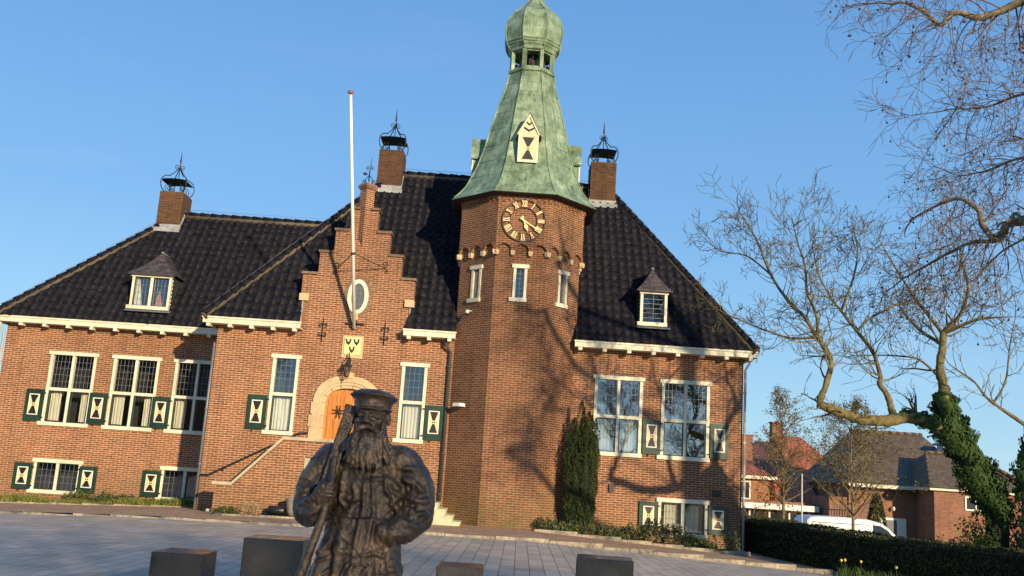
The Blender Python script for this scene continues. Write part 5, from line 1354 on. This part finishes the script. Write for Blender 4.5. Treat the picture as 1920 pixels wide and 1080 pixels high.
# hedge
HG=[Vector((x,y,0)) for x,y in HEDGE]; HG=smoothpath(HG,4)
def hedge(name,path,h,wd,n,label,cat,mats,sz,seed,topj=.05,dens=None,group=None,zf=zg,shift=(0,0)):
    rn=random.Random(seed); L=[0]
    for p,q in zip(path,path[1:]): L.append(L[-1]+(q-p).length)
    M=MB(); Mc=MB()
    for i in range(len(path)-1):
        p,q=path[i],path[i+1]; t=(q-p).normalized(); nn=Vector((t.y,-t.x,0))
        if nn.x<0: nn=-nn
        c=[]
        for e in (p,q):
            z=zf(e.x,e.y); 
            for s_,zz in ((.06,z-.1),(.06,z+h-.08),(wd-.06,z+h-.08),(wd-.06,z-.1)): c.append(e+nn*s_+Vector((0,0,zz)))
        for a_,b_ in ((0,1),(1,2),(2,3)): Mc.face([c[a_],c[b_],c[b_+4],c[a_+4]])
        if i==0: Mc.face(c[:4])
        if i==len(path)-2: Mc.face(c[4:])
    tot=L[-1]
    for k in range(n):
        s_=rn.random()*tot
        i=max(j for j in range(len(L)-1) if L[j]<=s_); p=path[i].lerp(path[i+1],(s_-L[i])/(L[i+1]-L[i])); t=(path[i+1]-path[i]).normalized(); nn=Vector((t.y,-t.x,0))
        if nn.x<0: nn=-nn
        z=zf(p.x,p.y); side=rn.random()
        hh=h*(1+topj*math.sin(s_*3.1)+topj*.6*math.sin(s_*7.7))
        j=abs(rn.gauss(0,.035))
        if side<.55: q=p+nn*(.02+j-.04*rn.random())+Vector((0,0,z+rn.random()*hh)); d=-nn
        elif side<.85: q=p+nn*rn.uniform(0,wd)+Vector((0,0,z+hh-j+rn.uniform(0,.04))); d=Vector((0,0,1))
        else: q=p+nn*(wd-j)+Vector((0,0,z+rn.random()*hh)); d=nn
        q=q+t*rn.gauss(0,.02)
        leaf(M,q,sz,rn,0 if rn.random()<.82 else 1,0,.6,(d*.6+Vector((rn.gauss(0,1),rn.gauss(0,1),rn.gauss(0,1)))))
    o=M.build(name,mats,None,(path[0].x,path[0].y,zf(path[0].x,path[0].y))); tag(o,label,cat,group)
    Mc.build('shade_core',noisy('hedge shade',[(.3,(.010,.012,.006)),(.7,(.028,.024,.014))],9),o)  # dark box within the leaves, shade put into its colour
    return o
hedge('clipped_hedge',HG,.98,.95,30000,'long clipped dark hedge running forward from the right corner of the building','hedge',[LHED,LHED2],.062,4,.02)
# low shrubs before the right wing: individual bushes in a row
def bush(name,x,y,rx,ry,h,n,mats,sz,label,cat,group,seed,zoff=0,stems=True,dirz=.6,asp=.5):
    rn=random.Random(seed); z=zg(x,y)+zoff; M=MB()
    for k in range(n):
        a=rn.uniform(0,6.28); u=rn.random(); rr=(1-.5*u*u)*math.sqrt(rn.uniform(.35,1))
        q=Vector((x+rx*rr*math.cos(a)*(1+.2*math.sin(a*3+seed)),y+ry*rr*math.sin(a),z+h*(u if rn.random()<.6 else rn.uniform(.55,1))*(1-.35*rr*rr)*(1+.18*math.sin(a*4+seed))))
        leaf(M,q,sz,rn,rn.randrange(len(mats)),dirz,asp)
    o=M.build(name,mats,None,(x,y,z)); tag(o,label,cat,group)
    if stems:
        M=MB()
        for k in range(14):
            a=rn.uniform(0,6.28); M.tube([(x,y,z-.05),(x+rx*.5*math.cos(a),y+ry*.5*math.sin(a),z+h*.4),(x+rx*.8*math.cos(a),y+ry*.8*math.sin(a),z+h*.8)],.006,3)
        M.build('stems',TWIG,o)
    return o
xs=[1.62,2.0,2.4,2.8,3.2,3.6]
for i,x in enumerate(xs):
    bush('low_shrub',x,25.95-.05*i,.30,.27,.40-.02*(i%2),950,[LSHR,LHED],.055,['leftmost','second from left','third from left','fourth from left','fifth from left','rightmost'][i]+' of the low pale-flecked shrubs along the foot of the tower and yew','shrub','low shrubs at the foot of the tower',30+i)
for i,(x,y,h) in enumerate(((3.95,25.75,.50),(4.45,25.7,.66),(4.95,25.65,.60),(5.45,25.6,.42))):
    bush('leafy_shrub',x,y,.36,.3,h,800,[LSHR,LHED,LHED],.085,['glossy leafy bush below the left shutter of the right basement window','tallest glossy bush, under the left pane of the right basement window','glossy leafy bush under the right pane of the right basement window','lowest glossy bush, under the right end of the basement window sill'][i],'shrub','leafy bushes by the right basement window',50+i,asp=.4)
bush('small_green_plant',5.95,25.65,.22,.2,.28,350,[GRB2,LSHR],.08,'bright green low plant at the right end of the bed','plant',None,61)
bush('rose_bush',6.65,26.2,.28,.25,.55,220,[LSHR,LHED],.07,'thin straggly bush at the right corner of the brick wall','bush',None,62)
# bed kerbs
def bedkerb(pts,z=.10,name='bed_edging'):
    M=MB()
    for p,q in zip(pts,pts[1:]):
        p=Vector((*p,0));q=Vector((*q,0)); n=max(1,round((q-p).length/.95))
        for k in range(n):
            a_=p.lerp(q,k/n); b_=p.lerp(q,(k+1)/n); t=(b_-a_).normalized(); L=(b_-a_).length-.01
            M.T=frame((a_.x,a_.y,zg(a_.x,a_.y)),t,(t.y,-t.x,0)); M.box(0,L,0,.09,-.1,z)
    struct(M.build(name,KERB))
bedkerb([(1.35,25.60),(3.6,25.42),(6.0,25.25),(7.0,25.6),(7.15,26.95)])
bedkerb([(-16,28.35),(-10.5,28.3),(-8.5,28.45),(-8.1,28.9)])
bedkerb([(-7.1,25.35),(-6.45,24.55),(-4.6,24.5),(-3.2,24.55),(-3.0,25.4)])
def bed(name,poly,dz=.09):
    M=MB(); c=Vector((sum(p[0] for p in poly)/len(poly),sum(p[1] for p in poly)/len(poly)))
    M.face([(x,y,zg(x,y)+dz) for x,y in poly]); struct(M.build(name,SOIL))
bed('soil_bed',[(1.4,25.68),(3.6,25.5),(6.0,25.33),(6.95,25.66),(7.1,26.99),(1.4,26.99)],.08)
bed('soil_bed',[(-16,28.42),(-8.5,28.52),(-8.1,29.58),(-16,29.58)],.06)
bed('soil_bed',[(-7.0,25.48),(-6.4,24.63),(-3.2,24.63),(-3.1,25.49)],.08)
# grass strip under the left windows
M=MB(); rn=random.Random(14)
def blade(M,x,y,z,h,w_,rn,mat):
    a=rn.uniform(0,6.28); lean=Vector((rn.gauss(0,.4),rn.gauss(0,.4),0))*h; p=Vector((x,y,z)); b=Vector((math.cos(a),math.sin(a),0))*w_
    i=len(M.vs); M.vs+=[p-b,p+b,p+lean*.4+Vector((0,0,h*.65))+b*.6,p+lean+Vector((0,0,h)),p+lean*.4+Vector((0,0,h*.65))-b*.6]; M.fs.append(([i,i+1,i+2,i+3,i+4],mat,False))
for k in range(9000):
    x=rn.uniform(-16,-8.3); y=rn.uniform(28.42,29.5); dn=.5+.5*math.sin(x*1.3+1)+.3*math.sin(x*4.1)
    if rn.random()>.35+.65*dn: continue
    blade(M,x,y,zg(x,y)+.05,rn.uniform(.08,.22)*(.7+.5*dn),.010,rn,0 if rn.random()<.65 else 1)
tag(M.build('grass',[GRB,GRB2]),'yellow green grass and weeds growing under the left basement windows','grass',kind='stuff')
for i,(x,y,rx,h) in enumerate(((-11.9,29.2,.55,.42),(-11.0,29.1,.5,.38),(-10.5,29.25,.4,.34),(-9.6,29.2,.35,.24))):
    bush('creeping_shrub',x,y,rx,.28,h,620,[LHED,GRB2],.065,['dark spreading shrub at the right shutter of the leftmost basement window','dark spreading shrub in the grass just right of the widest one','dark spreading shrub midway between the two left basement windows','flattest spreading shrub, below the left shutter of the second basement window'][i],'shrub','spreading shrubs under the left wing',70+i)
# bed at the stair: green plant, dried bush, tubs
bush('evergreen_plant',-6.45,24.95,.34,.22,.24,700,[GRB2,LHED],.075,'small green plant in the bed beside the stair parapet','plant',None,80,dirz=1.0)
o=bush('dried_hydrangea',-5.92,25.0,.27,.2,.36,2600,[DRY],.045,'rounded clump of dry straw coloured stems by the stair parapet','bush',None,81,dirz=.4,asp=.45)
zz=zg(-5.2,25.1)+.09
M=MB(); M.tube([(-5.45,25.15,zz+.11),(-5.42,25.15,zz+.11),(-5.05,25.15,zz+.11),(-5.02,25.15,zz+.11)],[.09,.115,.115,.09],14)
tag(M.build('black_drum',BLACK,None,(-5.25,25.15,zz)),'short black drum lying on its side by the stair parapet','drum')
M=MB(); M.lathe([(.13,0),(.17,.12),(.20,.30),(.22,.42),(.225,.44),(.20,.44),(.18,.40)],(-4.78,25.0,zz),18)
pot=tag(M.build('stone_pot',stone('pot stone',(.28,.23,.17),.3),None,(-4.78,25.0,zz)),'round beige plant pot half hidden behind the statue elbow','pot')
# daffodils in front of the hedge
for i,(u,v,c) in enumerate(((1583,1062,1),(1612,1050,1),(1632,1060,0),(1673,1068,1),(1655,1066,0),(1690,1072,0))):
    y=21.6 if i<2 else 20.9; 
    q=px(u,v,y); x=q.x; z0=zg(x,y); M=MB(); rn=random.Random(i)
    for k in range(34): blade(M,x+rn.gauss(0,.07),y+rn.gauss(0,.05),z0,rn.uniform(.18,.36),.010,rn,0)
    o=tag(M.build('daffodil_clump',GRB2,None,(x,y,z0)),['daffodils with yellow flowers nearest the kerb end, leftmost by the hedge','daffodils with yellow flowers, second clump from the left by the hedge','flowerless grassy clump between the two yellow daffodil groups','daffodils with yellow flowers, rightmost flowering clump by the hedge','flowerless grassy clump just left of the rightmost daffodils','flowerless grassy clump at the far right end of the row'][i],'flower','daffodils at the foot of the hedge' if c else 'leafy clumps at the foot of the hedge')
    if c:
        M=MB()
        for k in range(1 if i else 2):
            fx,fy,fz=x+rn.gauss(0,.06),y-.03,z0+rn.uniform(.33,.42); M.tube([(fx,fy,z0),(fx,fy,fz)],.004,4,1)
            for j in range(6): 
                a=j*math.pi/3; M.face([(fx,fy,fz),(fx+.023*math.cos(a-.4),fy-.008,fz+.023*math.sin(a-.4)),(fx+.036*math.cos(a),fy,fz+.036*math.sin(a)),(fx+.023*math.cos(a+.4),fy-.008,fz+.023*math.sin(a+.4))])
            M.tube([(fx,fy,fz),(fx,fy-.04,fz)],[.008,.014],8)
        M.build('flower',[YEL,GRB2],o)
# ---------------------------------------------------------------- small trees behind the hedge
def smalltree(x,y,zt,spread,label,seed,conic,leafn,r=.07,narrow=1.0,name='young_tree'):
    rn=random.Random(seed); z0=zg(x,y); T=empty(name,(x,y,z0),label,'tree','young trees behind the hedge'); M=MB(); E_=[]
    H=zt-z0; S=smoothpath([Vector((x,y,z0-.2)),Vector((x+.03,y,z0+H*.3)),Vector((x-.03,y,z0+H*.6)),Vector((x,y,zt))],5)
    M.tube(S,[r*(1-.9*i/(len(S)-1)) for i in range(len(S))],8)
    for k in range(conic):
        t=.28+.70*(k+rn.random())/conic; p=S[min(len(S)-1,int(t*(len(S)-1)))].copy(); p.z=z0+H*t
        a=rn.uniform(0,6.28); L=spread*(1.15-t)*rn.uniform(.7,1.15)
        grow(M,p,Vector((math.cos(a),math.sin(a),.55+.6*t)),L,r*.33*(1.1-t)+.006,2,rn,E_,.25,.12,4,(2,4),.6,(25,55),.004,4)
    M.build('trunk',TWIG,T)
    M=MB(); cand=[q for pts,d in E_ if d<=1 for q in pts[1:]]
    for k in range(leafn):
        q=cand[rn.randrange(len(cand))]; leaf(M,q+Vector((rn.gauss(0,.06),rn.gauss(0,.06),rn.gauss(0,.06))),.065,rn,0 if rn.random()<.8 else 1)
    M.build('crown',[LBUD,LHED2],T)
smalltree(10.08,33.0,4.9,1.5,'slender young budding tree nearest the building corner beyond the hedge',41,70,3800)
smalltree(12.45,33.0,4.6,2.1,'broader young budding tree before the dark house beyond the hedge',42,76,7500,.075)
M=MB(); x,y=10.25,31.5; z0=zg(x,y); M.tube([(x,y,z0),(x,y,2.15)],[.032,.026],8); M.lathe([(.06,0),(.05,.3),(.036,.32)],(x,y,z0),8); M.ellip((x,y,2.15),(.03,.03,.03),8)
tag(M.build('metal_post',PIPEW,None,(x,y,z0)),'thin pale metal post beside the slender young tree','post')
# brown twiggy shrub left and dark bush right
def twiggy(x,y,h,w_,n,label,seed,m,leaves=0,lm=None,cat='bush',name='twiggy_shrub'):
    rn=random.Random(seed); z0=zg(x,y); M=MB(); E_=[]
    for k in range(n):
        a=rn.uniform(0,6.28); grow(M,(x+rn.gauss(0,.08),y+rn.gauss(0,.08),z0),Vector((math.cos(a)*w_,math.sin(a)*w_,1)),h*.55*rn.uniform(.8,1.1),.014,3,rn,E_,.3,.05,4,(2,4),.65,(20,50),.004,4)
    o=tag(M.build(name,m,None,(x,y,z0)),label,cat)
    if leaves:
        M=MB(); cand=[q for pts,d in E_ if d<=1 for q in pts[1:]]
        for k in range(leaves):
            q=cand[rn.randrange(len(cand))]; leaf(M,q+Vector((rn.gauss(0,.06),rn.gauss(0,.06),rn.gauss(0,.06))),.10,rn,0)
        M.build('leaves',lm,o)
    return o
twiggy(8.9,33.0,2.6,.45,9,'bare reddish brown shrub seen just right of the building corner',91,noisy('red twig',[(.3,(.20,.09,.035)),(.7,(.38,.19,.08))],6),500,leafm('dry leaf',(.14,.08,.03),(.28,.16,.06)))
twiggy(13.0,25.2,1.75,.6,7,'dark leafy bush behind the hedge left of the ivy trunk',92,TWIG,2600,LHED)
twiggy(11.7,21.2,1.25,.5,6,'dark ivy bush filling the gap between the two ivy trunks',93,TWIG,2400,LIVY)
# conifer by the far house
M=MB(); rn=random.Random(77); cx,cy=16.1,40.0; z0=zg(cx,cy)
for k in range(3500):
    t=rn.random(); r_=.50*math.sqrt(max(0,1-t**1.8))*math.sqrt(rn.uniform(.5,1)); a=rn.uniform(0,6.28); leaf(M,(cx+r_*math.cos(a),cy+r_*math.sin(a),z0+2.9*t),.13,rn,0 if rn.random()<.6 else 1,2.2,.3)
o=tag(M.build('small_conifer',[LYEW,LYEW2],None,(cx,cy,z0)),'small pointed conifer against the far brick house','conifer'); M=MB(); M.tube([(cx,cy,z0-.1),(cx,cy,z0+2.6)],[.2,.03],8); M.build('trunk',TWIG,o)
# hazy tree far right
def fartree(x,y,h,label,seed):
    rn=random.Random(seed); z0=zg(x,y); M=MB(); E_=[]; grow(M,(x,y,z0),(0,0,1),h*.5,.22,5,rn,E_,.18,.1,4,(3,4),.68,(20,45),.012,5)
    tag(M.build('distant_tree',noisy('far bark',[(.3,(.16,.12,.10)),(.7,(.26,.20,.16))],4),None,(x,y,z0)),label,'tree')
fartree(41,82,7.2,'bare rounded tree far away behind the house at the right edge',5)

# ---------------------------------------------------------------- van
VZ=-1.12
VT=Matrix.Translation((12.15,37,VZ))@Matrix.Rotation(R(0),4,'Z')
VN=empty('delivery_van',(14.3,37.8,VZ),'white panel van parked behind the hedge, facing right','van')
side=[(0.02,.35),(0,.60),(.02,1.30),(.10,1.72),(.22,1.84),(.5,1.88),(1.6,1.90),(2.5,1.86),(2.95,1.76),(3.25,1.58),(3.62,1.22),(4.05,1.08),(4.32,.92),(4.42,.66),(4.42,.34),(4.3,.24),(.1,.24)]
M=MB(VT); secs=[(0,.955),(.03,.99),(.10,1.0),(1.6,1.0),(1.67,.99),(1.70,.955)]
def vp(k,y,f):
    x,z=side[k]; cx,cz=2.2,.9
    tum=0.07*max(0,(z-1.0))      # tumblehome
    yy=y if False else (tum+(1.70-2*tum)*(y/1.70))
    return (cx+(x-cx)*f,yy,cz+(z-cz)*f)
n=len(side)
for (y0,f0),(y1,f1) in zip(secs,secs[1:]):
    for k in range(n): j=(k+1)%n; M.face([vp(j,y0,f0),vp(k,y0,f0),vp(k,y1,f1),vp(j,y1,f1)],0,True)
M.face([vp(k,0,.955) for k in range(n)][::-1]); M.face([vp(k,1.70,.955) for k in range(n)])
M.build('body',VANW,VN)
def vquad(name,pts,mt,off=-.012):
    M=MB(VT); P=[(x,(.07*max(0,z-1.0))+off,z) for x,z in pts]; M.face(P); P2=[(x,1.70-(.07*max(0,z-1.0))-off,z) for x,z in pts]; M.face(P2[::-1]); return parts(M,name,mt,VN)
vquad('side_window',[(2.62,1.14),(3.52,1.14),(3.18,1.50),(2.90,1.66),(2.62,1.68)],CARG)
M=MB(VT); M.face([(3.64,.12,1.235),(3.64,1.58,1.235),(3.27,1.52,1.60),(3.27,.18,1.60)]); M.build('windscreen',CARG,VN)
M=MB(VT)
for x in (1.02,2.52,): M.box(x-.004,x+.004,-.008,.05,.4,1.0)
M.box(.3,2.5,-.010,.03,1.66,1.675); M.box(1.1,2.4,-.010,.03,.95,.962); M.build('door_seam',DARKPIPE,VN)
for x,y in ((.85,.10),(3.55,.10),(.85,1.60),(3.55,1.60)):
    M=MB(VT); s_=-1 if y<.8 else 1; M.tube([(x,y-.10,.31),(x,y-.07,.31),(x,y+.07,.31),(x,y+.10,.31)],[.26,.31,.31,.26],20); wh=M.build('wheel',TYRE,VN)
    M=MB(VT); M.tube([(x,y+s_*.09,.31),(x,y+s_*.108,.31)],[.19,.17],16); M.build('rim',CHROME,wh)
for y in (.06,1.64): 
    M=MB(VT); M.box(-.015,.04,y-.05,y+.05,.85,1.35); M.build('tail_light',RED,VN)
    M=MB(VT); M.box(4.30,4.36,y+(-.0 if y<1 else -.25),y+(.25 if y<1 else 0),.72,.90); M.build('headlight',GLASS,VN)
M=MB(VT); M.box(3.28,3.42,-.16,-.02,1.12,1.30); M.box(3.28,3.42,1.72,1.86,1.12,1.30); parts(M,'wing_mirror',BLACK,VN)
# ---------------------------------------------------------------- houses beyond
def gutterline(M,x0,x1,y0,y1,z,mat=0): 
    M.box(x0-.12,x1+.12,y0-.14,y0-.02,z-.14,z+.02,mat); M.box(x0-.12,x0-.02,y0-.02,y1,z-.14,z+.02,mat); M.box(x1+.02,x1+.12,y0-.02,y1,z-.14,z+.02,mat)
def hwin(T,x0,x1,z0,z1,parent,nx=2):
    M=MB(T); t=.06
    M.box(x0,x1,-.05,.04,z0-.06,z0); M.box(x0,x1,-.04,.04,z1,z1+.06); M.box(x0,x0+t,-.04,.04,z0,z1); M.box(x1-t,x1,-.04,.04,z0,z1)
    for k in range(1,nx): xx=x0+(x1-x0)*k/nx; M.box(xx-t/2,xx+t/2,-.035,.04,z0,z1)
    w_=M.build('window',WHITE,parent); M=MB(T); M.face([(x0+t,-.01,z0),(x1-t,-.01,z0),(x1-t,-.01,z1),(x0+t,-.01,z1)]); M.build('pane',CARG,w_)
H1=empty('brick_house',(19,46,zg(19,46)),'large dark brick house with steep grey brown tiled roof behind the ivy tree','house')
zb=-2.2
M=MB(); M.box(17.2,20.9,46.0,53,zb,2.3); M.box(16.3,17.2,46.1,52,zb,1.55); M.prism([(0,2.35),(7,2.35),(3.5,4.9)],0,.01) if False else None
M.box(20.35,24.75,44.0,50.5,zb,2.28)
M.build('wall',BFAR,H1)
M=MB()
# main ridge roof with a gable to the left, catslide to the front
M.face([(17.0,45.6,2.2),(20.9,45.6,2.2),(22.2,49.2,4.88),(18.45,49.2,4.88)]); M.face([(22.6,53.4,2.2),(17.0,53.4,2.2),(18.45,49.2,4.88),(22.2,49.2,4.88)]); M.face([(17.0,53.4,2.2),(17.0,45.6,2.2),(18.45,49.2,4.88)])
M.face([(20.9,45.6,2.2),(23.9,45.9,2.2),(22.2,49.2,4.88)]); M.face([(22.2,49.2,4.88),(23.9,45.9,2.2),(23.9,53.4,2.2),(22.6,53.4,2.2)])
hipsolid(M,20.05,25.05,43.7,50.8,2.22,(21.0,46.2,3.85),(23.2,46.2,3.85))
rf1=M.build('roof',FROOF,H1)
M=MB(); gutterline(M,20.2,24.9,43.95,50.6,2.24); M.box(17.0,20.2,45.45,45.58,2.06,2.22); M.build('gutter',CREAM,H1)
Mr=MB(); Mm=MB(); ridge(Mr,Mm,(18.45,49.2,4.92),(22.2,49.2,4.92),.08,.4,False); ridge(Mr,Mm,(20.05,43.7,2.3),(21.0,46.2,3.9),.08,.4,False); ridge(Mr,Mm,(25.05,43.7,2.3),(23.2,46.2,3.9),.08,.4,False); ridge(Mr,Mm,(21.0,46.2,3.9),(23.2,46.2,3.9),.08,.4,False); parts(Mr,'ridge_tile',FROOF,rf1)
TT=Matrix.Translation((0,44,0)); hwin(TT,21.75,22.75,1.35,1.85,H1); TT2=Matrix.Translation((0,46,0)); 
M=MB(TT2); M.box(18.6,19.9,-.04,.02,-.9,.72,0); M.box(18.95,19.45,-.05,-.035,-1.0,.62,1); do=M.build('door',[WHITE,DARKPIPE],H1)
M=MB(TT2); M.tube([(19.25,-.02,1.25),(19.25,-.18,1.2)],.02,5); M.ellip((19.25,-.2,1.15),(.07,.07,.11),8); M.build('porch_lamp',WHITE,H1)
M=MB(); M.box(16.2,17.9,45.2,46.0,.40,.60,0); bl=M.build('balcony',WHITE,H1)
M=MB()
for k in range(14): x=16.25+k*.125; M.box(x-.012,x+.012,45.22,45.245,.6,1.15)
M.box(16.2,17.9,45.21,45.255,1.15,1.19); M.build('balcony_railing',IRON,bl)
M=MB(); M.box(22.35,22.95,47.2,47.9,3.4,4.35); ch=M.build('chimney',WHITE,H1); M=MB(); M.box(22.2,23.1,47.05,48.05,4.352,4.46); M.build('chimney_slab',LEAD,ch)
M=MB(); M.box(24.85,26.3,44.6,50,zb,1.2); M.build('lean_to_wall',WHITE,H1)
def simplehouse(name,x0,x1,y0,y1,zb,ze,zr,wallm,roofm,label,hip=(.5,.5),chim=None,wins=(),gut=True):
    H=empty(name,((x0+x1)/2,y0,zb),label,'house'); M=MB(); M.box(x0,x1,y0,y1,zb,ze); M.build('wall',wallm,H)
    ym=(y0+y1)/2; M=MB(); hipsolid(M,x0-.3,x1+.3,y0-.3,y1+.3,ze-.02,(x0+hip[0],ym,zr),(x1-hip[1],ym,zr)); r_=M.build('roof',roofm,H)
    if chim: M=MB(); cx=chim; M.box(cx-.3,cx+.3,ym-.2,ym+.4,zr-.6,zr+.75); M.box(cx-.36,cx+.36,ym-.26,ym+.46,zr+.75,zr+.83); M.build('chimney',BFAR,r_)
    if gut: M=MB(); gutterline(M,x0-.18,x1+.18,y0-.18,y1,ze+.02); M.build('gutter',CREAM,H)
    T=Matrix.Translation((0,y0,0))
    for a_,b_,c_,d_ in wins: hwin(T,a_,b_,c_,d_,H)
    return H
simplehouse('red_roofed_house',17.2,20.6,56,62,-2.4,2.7,5.0,BFAR,RROOF,'brick house with bright orange tiled roof and a chimney, between the young trees',(.3,1.5),17.6,((17.8,18.8,.6,1.8),))
simplehouse('dark_red_house',14.2,17.1,54,60,-2.4,2.4,4.5,BFAR,RROOF2,'house with dark red tiled roof left of the orange roof',(1.6,.2),None,((14.8,15.8,.5,1.7),))
simplehouse('gabled_cottage',12.2,14.6,50,57,-2.3,2.3,3.8,BFAR2,RROOF,'orange brick house partly hidden behind the reddish shrub by the building corner',(.6,1.6),14.3,((13.0,13.6,1.2,2.0),))
simplehouse('low_red_roof_annex',14.9,17.0,49.2,52.5,-2.3,.6,2.3,BFAR,RROOF,'low annex with a faded red sloping roof behind the second young tree',(.2,.2),None,(),True)
SH=empty('shop_front',(13.6,47,-2),'low flat roofed shop front with white fascia beyond the hedge','shop'); M=MB(); M.box(11.6,16.0,47.5,49.5,-2.4,1.15); M.build('wall',BFAR,SH); M=MB(); M.box(11.5,16.1,46.9,47.5,.75,1.02); M.build('fascia',WHITE,SH)
M=MB(); M.box(11.9,15.8,47.42,47.49,-1.2,.72); M.build('shop_window',CARG,SH); M=MB()
for k in range(5): x=11.9+k*.97; M.box(x-.04,x+.04,47.38,47.42,-1.3,.74)
M.build('window_post',WHITE,SH)

# ---------------------------------------------------------------- unseen behind the camera, added for the windows to reflect
simplehouse('townhouse',-46,-21,-26,-17,-.5,6.2,11.5,BFAR,FROOF,'long brick townhouse added behind the camera, mirrored in the left windows',(3,3),-30,((-44,-42.6,1,3),(-38,-36.6,1,3),(-32,-30.6,1,3),(-26,-24.6,1,3)))
def mirrortree(x,y,h,label,seed):
    rn=random.Random(seed); M=MB(); E_=[]; grow(M,(x,y,-.2),(0,0,1),h*.42,.30,5,rn,E_,.2,.1,5,(4,5),.7,(20,50),.012,6)
    tag(M.build('reflected_tree',TWIG,None,(x,y,-.2)),label,'tree','bare trees added behind the camera')
mirrortree(-25,-8,13,'bare tree added behind the camera, mirrored in the windows of the left wing',3)
mirrortree(-19,-9,12,'bare tree added behind the camera, mirrored in the window beside the drain pipe',4)
mirrortree(9.3,-16,11.5,'bare tree added behind the camera, mirrored in the first window right of the tower',6)
mirrortree(14.6,-17,11,'bare tree added behind the camera, mirrored in the window at the right corner',8)
